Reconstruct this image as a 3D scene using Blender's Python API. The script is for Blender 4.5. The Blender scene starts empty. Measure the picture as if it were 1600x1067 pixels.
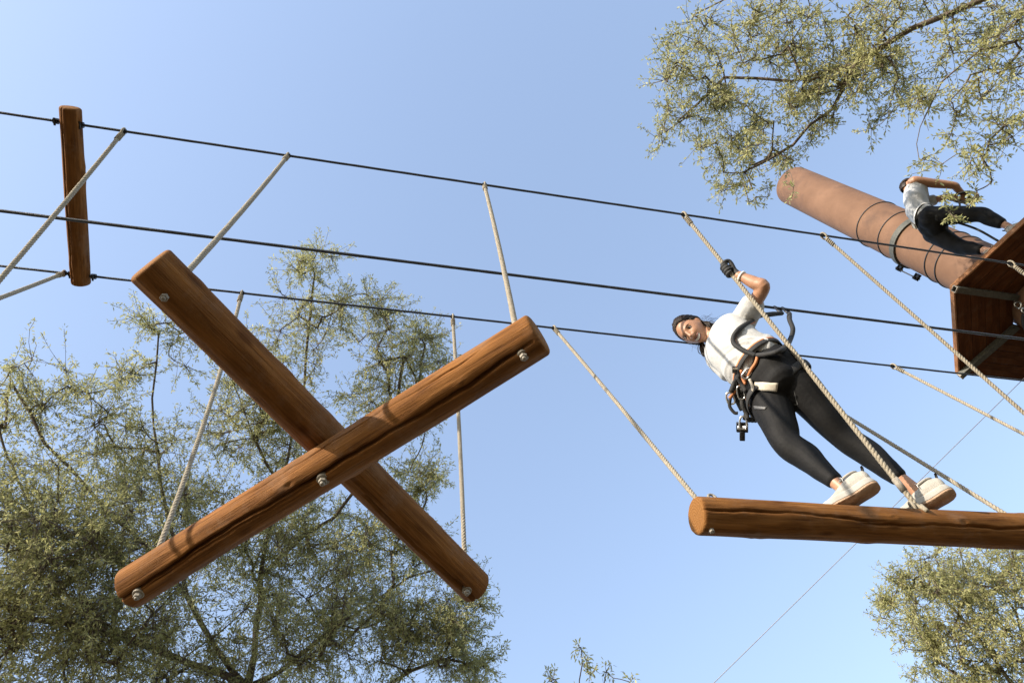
import bpy, bmesh, math, random
import numpy as np
from mathutils import Vector, Matrix

random.seed(7)
rng = np.random.default_rng(7)
scene = bpy.context.scene
COL = scene.collection

# ------------------------------------------------------------------ camera
CAM_Z = 1.6                                  # eye height above the sand
F_PX = 1067.0                                # focal length in pixels of the 1600 px wide photograph
def _n(v): return v / np.linalg.norm(v)
_z = _n(np.array([655 - 800.0, 20 - 533.5, F_PX]))                 # zenith seen from the camera
_x = np.array([6540 - 800.0, 1151 - 533.5, F_PX]); _x = _n(_x - _z * (_x @ _z))   # direction of the cables
_y = np.cross(_z, _x)
RW = np.array([_x, _y, _z])                                        # camera frame (right, down, fwd) -> world
cam_data = bpy.data.cameras.new('camera')
cam_data.sensor_width = 36.0
cam_data.lens = 24.0
cam_data.clip_start = 0.05
cam_data.clip_end = 3000
cam = bpy.data.objects.new('camera', cam_data)
COL.objects.link(cam)
_r, _u, _b = RW @ [1, 0, 0], -(RW @ [0, 1, 0]), -(RW @ [0, 0, 1])
cam.matrix_world = Matrix(((_r[0], _u[0], _b[0], 0), (_r[1], _u[1], _b[1], 0), (_r[2], _u[2], _b[2], CAM_Z), (0, 0, 0, 1)))
scene.camera = cam

# ------------------------------------------------------------------ sky and sun
SUN_EL = math.radians(23)
SUN_AZ = math.radians(180 + 22)              # compass of the sun, counter-clockwise from +X
world = bpy.data.worlds.new('World')
scene.world = world
world.use_nodes = True
wn = world.node_tree
sky = wn.nodes.new('ShaderNodeTexSky')
sky.sky_type = 'NISHITA'
sky.sun_disc = False
sky.sun_elevation = SUN_EL
sky.sun_rotation = math.radians(90) - SUN_AZ
sky.air_density = 1.0
sky.dust_density = .9
sky.ozone_density = 1.6
bg = wn.nodes['Background']
bg.inputs['Strength'].default_value = 0.15
gam = wn.nodes.new('ShaderNodeGamma'); gam.inputs[1].default_value = .62
hs = wn.nodes.new('ShaderNodeHueSaturation'); hs.inputs['Hue'].default_value = .507; hs.inputs['Saturation'].default_value = 1.1; hs.inputs['Value'].default_value = 1.42
wn.links.new(sky.outputs[0], gam.inputs[0]); wn.links.new(gam.outputs[0], hs.inputs['Color'])
wn.links.new(hs.outputs[0], bg.inputs[0])
sd = bpy.data.lights.new('sun', 'SUN')
sd.energy = 3.0
sd.angle = math.radians(0.6)
sd.color = (1.0, 0.89, 0.74)
sun = bpy.data.objects.new('sun', sd)
COL.objects.link(sun)
SUN = Vector((math.cos(SUN_EL) * math.cos(SUN_AZ), math.cos(SUN_EL) * math.sin(SUN_AZ), math.sin(SUN_EL)))
sun.rotation_euler = SUN.to_track_quat('Z', 'Y').to_euler()
sun.location = SUN * 30
scene.view_settings.view_transform = 'Standard'
scene.view_settings.look = 'None'
scene.view_settings.gamma = 1
scene.view_settings.exposure = 1.5

# ------------------------------------------------------------------ helpers
def ray(px, py): return RW @ np.array([px - 800.0, py - 533.5, F_PX])
def atz(px, py, h):                          # point at height h above the camera
    r = ray(px, py); p = r / r[2] * h
    return Vector((p[0], p[1], p[2] + CAM_Z))
def atd(px, py, d):                          # point at distance d from the camera
    r = ray(px, py); p = r / np.linalg.norm(r) * d
    return Vector((p[0], p[1], p[2] + CAM_Z))
def V(x, y, z): return Vector((x, y, z + CAM_Z))      # heights given from the camera

OFF = {}
def mesh_obj(name, verts, faces, mat, parent=None, smooth=True, origin=None):
    """one mesh object; verts are world coordinates"""
    o0 = OFF[parent.name] if parent is not None else (Vector(origin) if origin is not None else Vector((0, 0, 0)))
    a = np.asarray([tuple(v) for v in verts] if not isinstance(verts, np.ndarray) else verts, dtype=np.float64) - np.array(o0)
    me = bpy.data.meshes.new(name)
    me.from_pydata(a.tolist() if len(a) < 200000 else a, [], faces)
    me.update()
    if smooth: me.polygons.foreach_set('use_smooth', [True] * len(me.polygons))
    if mat: me.materials.append(mat)
    o = bpy.data.objects.new(name, me)
    COL.objects.link(o)
    if parent is not None:
        o.parent = parent
    else:
        o.location = o0
    OFF[o.name] = Vector(o0)
    return o
def thing(name, label, cat, loc, group=None):
    o = bpy.data.objects.new(name, None)
    o.empty_display_size = 0.1
    COL.objects.link(o)
    o.location = loc
    o['label'] = label; o['category'] = cat
    if group: o['group'] = group
    OFF[o.name] = Vector(loc)
    return o
def tag(o, label, cat, group=None):
    o['label'] = label; o['category'] = cat
    if group: o['group'] = group
    return o

class MB:
    """collects pieces of one mesh"""
    def __init__(s): s.v = []; s.f = []
    def add(s, verts, faces):
        n = len(s.v); s.v.extend([Vector(v) for v in verts]); s.f.extend([tuple(i + n for i in f) for f in faces])
    def build(s, name, mat, parent=None, smooth=True, origin=None): return mesh_obj(name, s.v, s.f, mat, parent, smooth, origin)

def frame(t, ref=None):
    t = Vector(t).normalized()
    if ref is None: ref = Vector((0, 0, 1)) if abs(t.z) < .9 else Vector((1, 0, 0))
    a = Vector(ref) - t * t.dot(Vector(ref))
    if a.length < 1e-5:
        a = t.orthogonal()
    a.normalize()
    return t, a, t.cross(a)
def spline(pts, sub=6, closed=False):
    pts = [Vector(p) for p in pts]; n = len(pts); out = []
    segs = n if closed else n - 1
    for i in range(segs):
        if closed: p0, p1, p2, p3 = pts[i - 1], pts[i], pts[(i + 1) % n], pts[(i + 2) % n]
        else:
            p1, p2 = pts[i], pts[i + 1]
            p0 = pts[i - 1] if i else p1 * 2 - p2
            p3 = pts[i + 2] if i + 2 < n else p2 * 2 - p1
        for k in range(sub):
            t = k / sub
            out.append(0.5 * ((2 * p1) + (p2 - p0) * t + (2 * p0 - 5 * p1 + 4 * p2 - p3) * t * t + (3 * p1 - p0 - 3 * p2 + p3) * t ** 3))
    if not closed: out.append(pts[-1].copy())
    return out
def interp(vals, sub):
    out = []
    for a, b in zip(vals[:-1], vals[1:]):
        for k in range(sub):
            t = k / sub; t = t * t * (3 - 2 * t) * .5 + t * .5
            out.append(a + (b - a) * t)
    out.append(vals[-1]); return out
def tube(mb, pts, rad, sides=10, closed=False, ref=None, flat=1.0, cap=True, roll=0.0):
    """tube along a polyline; rad number or list; flat squeezes the second axis"""
    n = len(pts); pts = [Vector(p) for p in pts]
    rs = rad if isinstance(rad, (list, tuple)) else [rad] * n
    vs = []; fs = []; a_prev = ref
    for i in range(n):
        if closed: t = pts[(i + 1) % n] - pts[i - 1]
        else: t = pts[min(i + 1, n - 1)] - pts[max(i - 1, 0)]
        if t.length < 1e-7: t = Vector((0, 0, 1))
        t, a, b = frame(t, a_prev if ref is None else ref)
        if ref is None: a_prev = a
        for k in range(sides):
            w = 2 * math.pi * k / sides + roll
            vs.append(pts[i] + (a * math.cos(w) + b * math.sin(w) * flat) * rs[i])
    m = n if closed else n - 1
    for i in range(m):
        for k in range(sides):
            k2 = (k + 1) % sides; j = (i + 1) % n
            fs.append((i * sides + k, i * sides + k2, j * sides + k2, j * sides + k))
    if cap and not closed:
        fs.append(tuple(range(sides - 1, -1, -1))); fs.append(tuple((n - 1) * sides + k for k in range(sides)))
    mb.add(vs, fs)
def loft(mb, pts, ra, rb, side, sub=5, sides=20, power=2.0):
    """smooth body loft: ellipse stations, rounded ends"""
    P = spline(pts, sub); A = interp(list(ra), sub); B = interp(list(rb), sub)
    t0 = (P[0] - P[1]).normalized(); t1 = (P[-1] - P[-2]).normalized()
    P2 = []; A2 = []; B2 = []
    for w in (1.0, .92, .75, .45, .2):
        P2.append(P[0] + t0 * min(A[0], B[0]) * w * .8); c = math.sqrt(max(0.0, 1 - w * w)); A2.append(A[0] * c + 1e-4); B2.append(B[0] * c + 1e-4)
    P2 += P; A2 += A; B2 += B
    for w in (.2, .45, .75, .92, 1.0):
        P2.append(P[-1] + t1 * min(A[-1], B[-1]) * w * .8); c = math.sqrt(max(0.0, 1 - w * w)); A2.append(A[-1] * c + 1e-4); B2.append(B[-1] * c + 1e-4)
    n = len(P2); vs = []; fs = []
    for i in range(n):
        t = P2[min(i + 1, n - 1)] - P2[max(i - 1, 0)]
        s_ = side(i / (n - 1)) if callable(side) else side
        t, a, b = frame(t, s_)
        for k in range(sides):
            w = 2 * math.pi * k / sides
            c, s = math.cos(w), math.sin(w)
            e = (abs(c) ** power + abs(s) ** power) ** (-1 / power)
            vs.append(P2[i] + a * A2[i] * c * e + b * B2[i] * s * e)
    for i in range(n - 1):
        for k in range(sides):
            k2 = (k + 1) % sides
            fs.append((i * sides + k, i * sides + k2, (i + 1) * sides + k2, (i + 1) * sides + k))
    fs.append(tuple(range(sides - 1, -1, -1))); fs.append(tuple((n - 1) * sides + k for k in range(sides)))
    mb.add(vs, fs)
def ellipsoid(mb, c, ax, seg=24, rings=16):
    """ax: three vectors"""
    vs = []; fs = []
    for i in range(rings + 1):
        th = math.pi * i / rings
        for k in range(seg):
            ph = 2 * math.pi * k / seg
            vs.append(Vector(c) + ax[0] * math.sin(th) * math.cos(ph) + ax[1] * math.sin(th) * math.sin(ph) + ax[2] * math.cos(th))
    for i in range(rings):
        for k in range(seg):
            k2 = (k + 1) % seg
            fs.append((i * seg + k, (i + 1) * seg + k, (i + 1) * seg + k2, i * seg + k2))
    mb.add(vs, fs)
def box(mb, c, ax, bevel=0.0):
    """ax: three half-axis vectors"""
    bm = bmesh.new()
    bmesh.ops.create_cube(bm, size=2)
    M = Matrix((ax[0], ax[1], ax[2])).transposed()
    for v in bm.verts: v.co = Vector(c) + M @ v.co
    if bevel: bmesh.ops.bevel(bm, geom=bm.edges[:], offset=bevel, segments=2, affect='EDGES', profile=.6)
    bm.verts.index_update()
    mb.add([v.co for v in bm.verts], [[v.index for v in f.verts] for f in bm.faces]); bm.free()
def remeshed(name, mb, mat, parent, voxel=.007, smooth=6, post=None):
    """fuses the lofted pieces into one continuous skin"""
    o = mesh_obj(name, mb.v, mb.f, mat, parent)
    m = o.modifiers.new('r', 'REMESH'); m.mode = 'VOXEL'; m.voxel_size = voxel
    s = o.modifiers.new('s', 'SMOOTH'); s.iterations = smooth; s.factor = .5
    dg = bpy.context.evaluated_depsgraph_get()
    me = bpy.data.meshes.new_from_object(o.evaluated_get(dg))
    o.modifiers.clear(); old = o.data; o.data = me; bpy.data.meshes.remove(old); me.name = name
    if not me.materials: me.materials.append(mat)
    if post:
        co = np.empty(len(me.vertices) * 3); me.vertices.foreach_get('co', co); co = co.reshape(-1, 3)
        no = np.empty(len(me.vertices) * 3); me.vertices.foreach_get('normal', no); no = no.reshape(-1, 3)
        co = post(co + np.array(OFF[o.name]), no) - np.array(OFF[o.name])
        me.vertices.foreach_set('co', co.ravel()); me.update()
    me.polygons.foreach_set('use_smooth', [True] * len(me.polygons))
    return o

# ------------------------------------------------------------------ materials
def new_mat(name):
    m = bpy.data.materials.new(name); m.use_nodes = True
    return m, m.node_tree, m.node_tree.nodes['Principled BSDF']
def N(nt, t, **kw):
    n = nt.nodes.new(t)
    for k, v in kw.items(): setattr(n, k, v)
    return n
def ramp(nt, fac, stops):
    r = N(nt, 'ShaderNodeValToRGB'); e = r.color_ramp.elements
    while len(e) < len(stops): e.new(.5)
    for i, (p, c) in enumerate(stops): e[i].position = p; e[i].color = (*c, 1)
    nt.links.new(fac, r.inputs[0]); return r.outputs[0]
def simple_mat(name, c1, c2, scale=30, rough=.6, metal=0.0, bump=0.0, bscale=None, stretch=None, sheen=0.0, spec=.5, coat=0.0):
    m, nt, bs = new_mat(name)
    tc = N(nt, 'ShaderNodeTexCoord'); src = tc.outputs['Object']
    if stretch:
        mp = N(nt, 'ShaderNodeMapping'); mp.inputs['Scale'].default_value = stretch; nt.links.new(src, mp.inputs[0]); src = mp.outputs[0]
    no = N(nt, 'ShaderNodeTexNoise'); no.inputs['Scale'].default_value = scale; no.inputs['Detail'].default_value = 5; no.inputs['Roughness'].default_value = .6
    nt.links.new(src, no.inputs[0])
    nt.links.new(ramp(nt, no.outputs[0], [(.32, c1), (.68, c2)]), bs.inputs['Base Color'])
    bs.inputs['Roughness'].default_value = rough; bs.inputs['Metallic'].default_value = metal
    bs.inputs['Specular IOR Level'].default_value = spec
    bs.inputs['Sheen Weight'].default_value = sheen; bs.inputs['Coat Weight'].default_value = coat
    if bump:
        n2 = N(nt, 'ShaderNodeTexNoise'); n2.inputs['Scale'].default_value = bscale or scale * 2; n2.inputs['Detail'].default_value = 4
        nt.links.new(src, n2.inputs[0])
        b = N(nt, 'ShaderNodeBump'); b.inputs['Strength'].default_value = bump; b.inputs['Distance'].default_value = .01
        nt.links.new(n2.outputs[0], b.inputs['Height']); nt.links.new(b.outputs[0], bs.inputs['Normal'])
    return m
def wood_mat(name, dark, mid, light, rough=.8):
    """stained timber, grain along local X"""
    m, nt, bs = new_mat(name); L = nt.links
    tc = N(nt, 'ShaderNodeTexCoord')
    mp = N(nt, 'ShaderNodeMapping'); mp.inputs['Scale'].default_value = (1.6, 26, 26); L.new(tc.outputs['Object'], mp.inputs[0])
    no = N(nt, 'ShaderNodeTexNoise'); no.inputs['Scale'].default_value = 1.8; no.inputs['Detail'].default_value = 7; no.inputs['Roughness'].default_value = .62; no.inputs['Distortion'].default_value = .7
    L.new(mp.outputs[0], no.inputs[0])
    c1 = ramp(nt, no.outputs[0], [(.28, dark), (.52, mid), (.75, light)])
    mp2 = N(nt, 'ShaderNodeMapping'); mp2.inputs['Scale'].default_value = (2.2, 6, 6); L.new(tc.outputs['Object'], mp2.inputs[0])
    n2 = N(nt, 'ShaderNodeTexNoise'); n2.inputs['Scale'].default_value = 1.6; n2.inputs['Detail'].default_value = 4; L.new(mp2.outputs[0], n2.inputs[0])
    blot = ramp(nt, n2.outputs[0], [(.3, (.5, .44, .4)), (.62, (1.08, 1.04, 1.0))])
    mx = N(nt, 'ShaderNodeMixRGB', blend_type='MULTIPLY'); mx.inputs[0].default_value = .85; L.new(c1, mx.inputs[1]); L.new(blot, mx.inputs[2])
    mpf = N(nt, 'ShaderNodeMapping'); mpf.inputs['Scale'].default_value = (5, 150, 150); L.new(tc.outputs['Object'], mpf.inputs[0])
    nf = N(nt, 'ShaderNodeTexNoise'); nf.inputs['Scale'].default_value = 1.0; nf.inputs['Detail'].default_value = 4; nf.inputs['Roughness'].default_value = .7; L.new(mpf.outputs[0], nf.inputs[0])
    fine = ramp(nt, nf.outputs[0], [(.30, (.45, .40, .37)), (.46, (.95, .95, .95)), (.7, (1.18, 1.16, 1.13))])
    mxf = N(nt, 'ShaderNodeMixRGB', blend_type='MULTIPLY'); mxf.inputs[0].default_value = .9; L.new(mx.outputs[0], mxf.inputs[1]); L.new(fine, mxf.inputs[2]); mx = mxf
    nw = N(nt, 'ShaderNodeTexNoise'); nw.inputs['Scale'].default_value = 7; nw.inputs['Detail'].default_value = 6; nw.inputs['Roughness'].default_value = .7; L.new(tc.outputs['Object'], nw.inputs[0])
    wf = ramp(nt, nw.outputs[0], [(.52, (0, 0, 0)), (.75, (.45, .45, .45))])
    mxw = N(nt, 'ShaderNodeMixRGB'); L.new(wf, mxw.inputs[0]); L.new(mx.outputs[0], mxw.inputs[1]); mxw.inputs[2].default_value = (mid[0] * 1.1, mid[0] * .72, mid[0] * .48, 1); mx = mxw
    # knots
    mp3 = N(nt, 'ShaderNodeMapping'); mp3.inputs['Scale'].default_value = (4.0, 9, 9); L.new(tc.outputs['Object'], mp3.inputs[0])
    vo = N(nt, 'ShaderNodeTexVoronoi'); vo.inputs['Scale'].default_value = 1.0; L.new(mp3.outputs[0], vo.inputs[0])
    kn = ramp(nt, vo.outputs['Distance'], [(.1, (.42, .36, .32)), (.2, (1, 1, 1))])
    mk = N(nt, 'ShaderNodeMixRGB', blend_type='MULTIPLY'); mk.inputs[0].default_value = .8; L.new(mx.outputs[0], mk.inputs[1]); L.new(kn, mk.inputs[2])
    sn = N(nt, 'ShaderNodeSeparateXYZ'); L.new(tc.outputs['Normal'], sn.inputs[0])
    ab = N(nt, 'ShaderNodeMath', operation='ABSOLUTE'); L.new(sn.outputs[0], ab.inputs[0])
    ef = ramp(nt, ab.outputs[0], [(.6, (0, 0, 0)), (.85, (1, 1, 1))])
    mp4 = N(nt, 'ShaderNodeMapping'); mp4.inputs['Scale'].default_value = (0, 1, 1); mp4.inputs['Location'].default_value = (0, .012, -.008); L.new(tc.outputs['Object'], mp4.inputs[0])
    wv = N(nt, 'ShaderNodeTexWave', wave_type='RINGS', rings_direction='X'); wv.inputs['Scale'].default_value = 26; wv.inputs['Distortion'].default_value = 3.5; wv.inputs['Detail'].default_value = 3; wv.inputs['Detail Scale'].default_value = .6; L.new(mp4.outputs[0], wv.inputs[0])
    eg = ramp(nt, wv.outputs['Fac'], [(.0, tuple(c * .95 for c in mid)), (1, tuple(c * .85 for c in light))])
    me_ = N(nt, 'ShaderNodeMixRGB'); L.new(ef, me_.inputs[0]); L.new(mk.outputs[0], me_.inputs[1]); L.new(eg, me_.inputs[2])
    L.new(me_.outputs[0], bs.inputs['Base Color'])
    bs.inputs['Roughness'].default_value = rough; bs.inputs['Specular IOR Level'].default_value = .12
    b = N(nt, 'ShaderNodeBump'); b.inputs['Strength'].default_value = .55; b.inputs['Distance'].default_value = .006
    ad = N(nt, 'ShaderNodeMath', operation='ADD'); L.new(no.outputs[0], ad.inputs[0]); L.new(nf.outputs[0], ad.inputs[1])
    L.new(ad.outputs[0], b.inputs['Height']); L.new(b.outputs[0], bs.inputs['Normal'])
    return m
M = {}
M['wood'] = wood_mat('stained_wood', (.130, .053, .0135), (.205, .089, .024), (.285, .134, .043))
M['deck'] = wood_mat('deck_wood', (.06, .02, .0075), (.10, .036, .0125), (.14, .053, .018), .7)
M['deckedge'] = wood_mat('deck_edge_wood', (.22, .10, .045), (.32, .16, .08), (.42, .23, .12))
M['rope'] = simple_mat('rope_fibre', (.27, .23, .165), (.42, .37, .285), 90, .85, bump=.6, bscale=500)
M['cable'] = simple_mat('black_cable', (.012, .014, .018), (.035, .038, .044), 120, .5, bump=.5, bscale=260)
M['thinwire'] = simple_mat('thin_wire', (.30, .30, .31), (.42, .42, .43), 60, .5)
M['steel'] = simple_mat('galvanised_steel', (.20, .175, .14), (.32, .29, .24), 70, .65, metal=.1, bump=.15)
M['greysteel'] = simple_mat('painted_steel', (.055, .056, .048), (.095, .095, .08), 40, .65, metal=.2)
M['darkmetal'] = simple_mat('dark_metal', (.012, .012, .013), (.05, .05, .052), 60, .32, metal=.7)
M['pole'] = simple_mat('brown_painted_steel', (.138, .076, .046), (.185, .104, .064), 2.6, .75, bump=.06, bscale=25, spec=.2)
M['skin'] = simple_mat('skin', (.345, .175, .098), (.40, .208, .12), 40, .48, bump=.05, bscale=300)
M['lip'] = simple_mat('lip', (.20, .07, .055), (.26, .095, .075), 80, .45)
M['hair'] = simple_mat('dark_hair', (.009, .0065, .005), (.036, .022, .014), 60, .5, stretch=(1, 1, .3), spec=.3)
M['shirt'] = simple_mat('white_cotton', (.40, .40, .395), (.47, .47, .46), 12, .9, bump=.35, bscale=28, sheen=.1)
M['greyshirt'] = simple_mat('pale_grey_cotton', (.38, .39, .40), (.45, .46, .47), 12, .9, bump=.35, bscale=25)
M['legging'] = simple_mat('black_leggings', (.0045, .0045, .005), (.009, .0085, .0085), 20, .72, bump=.15, bscale=60, spec=.2)
M['panel'] = simple_mat('sheer_black_panel', (.016, .015, .015), (.028, .025, .024), 40, .45, sheen=.2)
M['logo'] = simple_mat('grey_print', (.07, .07, .07), (.10, .10, .10), 30, .5)
M['glove'] = simple_mat('black_glove', (.006, .006, .006), (.02, .02, .021), 90, .7, bump=.3, bscale=200)
M['white'] = simple_mat('white_plastic', (.72, .70, .66), (.8, .78, .75), 50, .5)
M['eyewhite'] = simple_mat('eye_white', (.62, .58, .55), (.7, .67, .64), 30, .25)
M['iris'] = simple_mat('dark_iris', (.012, .007, .005), (.03, .016, .01), 90, .15)
M['teeth'] = simple_mat('teeth', (.46, .44, .40), (.54, .52, .47), 60, .3)
M['shoe'] = simple_mat('off_white_knit', (.30, .28, .24), (.37, .35, .31), 55, .85, bump=.3, bscale=220)
M['midsole'] = simple_mat('white_foam', (.36, .34, .30), (.43, .41, .375), 25, .6)
M['outsole'] = simple_mat('tan_rubber', (.30, .19, .12), (.42, .28, .18), 35, .7, bump=.4, bscale=120)
M['webbing'] = simple_mat('black_webbing', (.008, .008, .008), (.022, .021, .02), 150, .75, bump=.3, bscale=400)
M['orange'] = simple_mat('orange_webbing', (.42, .15, .055), (.55, .22, .09), 90, .7)
M['beige'] = simple_mat('beige_patch', (.46, .41, .33), (.56, .51, .42), 60, .8)
M['chrome'] = simple_mat('bright_alloy', (.55, .54, .52), (.72, .71, .69), 50, .25, metal=.9)
M['bark'] = simple_mat('bark', (.06, .045, .034), (.16, .125, .095), 14, .9, bump=.6, bscale=40)
_nt = M['pole'].node_tree; _bs = _nt.nodes['Principled BSDF']; _src = _bs.inputs['Base Color'].links[0].from_socket
_tc = N(_nt, 'ShaderNodeTexCoord'); _n1 = N(_nt, 'ShaderNodeTexNoise'); _n1.inputs['Scale'].default_value = 1.7; _n1.inputs['Detail'].default_value = 9; _n1.inputs['Roughness'].default_value = .68
_nt.links.new(_tc.outputs['Object'], _n1.inputs[0]); _f = ramp(_nt, _n1.outputs[0], [(.52, (0, 0, 0)), (.66, (.6, .6, .6))])
_mx = N(_nt, 'ShaderNodeMixRGB'); _nt.links.new(_f, _mx.inputs[0]); _nt.links.new(_src, _mx.inputs[1]); _mx.inputs[2].default_value = (.075, .045, .034, 1); _nt.links.new(_mx.outputs[0], _bs.inputs['Base Color'])
# sand, darkened all over to stand for tree shade and weaken bounced light
m, nt, bs = new_mat('darkened_sand'); tc = N(nt, 'ShaderNodeTexCoord')
n1 = N(nt, 'ShaderNodeTexNoise'); n1.inputs['Scale'].default_value = .6; n1.inputs['Detail'].default_value = 10; nt.links.new(tc.outputs['Object'], n1.inputs[0])
nt.links.new(ramp(nt, n1.outputs[0], [(.3, (.075, .06, .035)), (.7, (.12, .095, .058))]), bs.inputs['Base Color']); bs.inputs['Roughness'].default_value = .95
bb = N(nt, 'ShaderNodeBump'); bb.inputs['Strength'].default_value = .5; n2 = N(nt, 'ShaderNodeTexNoise'); n2.inputs['Scale'].default_value = 6; n2.inputs['Detail'].default_value = 8
nt.links.new(tc.outputs['Object'], n2.inputs[0]); nt.links.new(n2.outputs[0], bb.inputs['Height']); nt.links.new(bb.outputs[0], bs.inputs['Normal'])
M['sand'] = m
def leaf_mat(name, dark, light, warm, trans=.52):
    m, nt, bs = new_mat(name); L = nt.links
    at = N(nt, 'ShaderNodeAttribute'); at.attribute_name = 'tint'
    col = ramp(nt, at.outputs['Fac'], [(0.0, dark), (.55, light), (1.0, warm)])
    L.new(col, bs.inputs['Base Color']); bs.inputs['Roughness'].default_value = .6; bs.inputs['Specular IOR Level'].default_value = .25
    tr = N(nt, 'ShaderNodeBsdfTranslucent'); L.new(col, tr.inputs[0])
    mx = N(nt, 'ShaderNodeMixShader'); mx.inputs[0].default_value = trans
    out = nt.nodes['Material Output']
    L.new(bs.outputs[0], mx.inputs[1]); L.new(tr.outputs[0], mx.inputs[2]); L.new(mx.outputs[0], out.inputs[0])
    return m
M['leaf'] = leaf_mat('olive_leaf', (.195, .200, .080), (.40, .395, .175), (.58, .55, .29))
M['leaf2'] = leaf_mat('yellow_olive_leaf', (.225, .225, .09), (.45, .44, .20), (.62, .59, .32))

# ------------------------------------------------------------------ ground
g = 220.0; nn = 60
gv = []; gf = []
for i in range(nn + 1):
    for j in range(nn + 1):
        x = (i / nn * 2 - 1); y = (j / nn * 2 - 1)
        x = math.copysign(abs(x) ** 2.2, x) * g; y = math.copysign(abs(y) ** 2.2, y) * g
        gv.append((x, y, .05 * math.sin(x * .7 + 1.3 * math.sin(y * .4)) * math.cos(y * .6) - .05))
for i in range(nn):
    for j in range(nn):
        a = i * (nn + 1) + j; gf.append((a, a + nn + 1, a + nn + 2, a + 1))
o = mesh_obj('ground', gv, gf, M['sand']); o['kind'] = 'structure'

# ------------------------------------------------------------------ cables
S = .68
WZ = 6 * S                                    # height of the two bearing cables above the camera
Y1, Y2 = 1.26 * S, 2.545 * S                  # their distance from the camera, sideways
Y3, Z3 = 1.29, 3.765                          # safety line
X_L, X_R = -13.0, 6.75
def cable(name, y, z, r, label, grp):
    mb = MB(); pts = []; nseg = 420
    for i in range(nseg + 1):
        t = i / nseg; x = X_L + (X_R - X_L) * t
        pts.append(V(x, y, z))
    # two-strand lay: a slightly lobed section that turns along the cable
    vs = []; fs = []; sd_ = 10
    for i, p in enumerate(pts):
        for k in range(sd_):
            w = 2 * math.pi * k / sd_
            rr = r * (1 + .09 * math.cos(5 * w + i * 1.1))
            vs.append(p + Vector((0, math.cos(w) * rr, math.sin(w) * rr)))
    for i in range(nseg):
        for k in range(sd_):
            k2 = (k + 1) % sd_
            fs.append((i * sd_ + k, (i + 1) * sd_ + k, (i + 1) * sd_ + k2, i * sd_ + k2))
    mb.add(vs, fs)
    o = mb.build(name, M['cable'], None, True, pts[nseg // 2])
    return tag(o, label, 'cable', grp)
cable('steel_cable', Y1, WZ, .0070, 'black bearing cable uppermost in the picture, holding the top end of the spreader', 'course cables')
cable('steel_cable', Y2, WZ, .0070, 'black bearing cable lowest of the three, holding the bottom end of the spreader', 'course cables')
cable('safety_cable', Y3, Z3, .0088, 'thicker black safety cable between the two bearing cables, with the lanyards clipped on', 'course cables')

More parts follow.
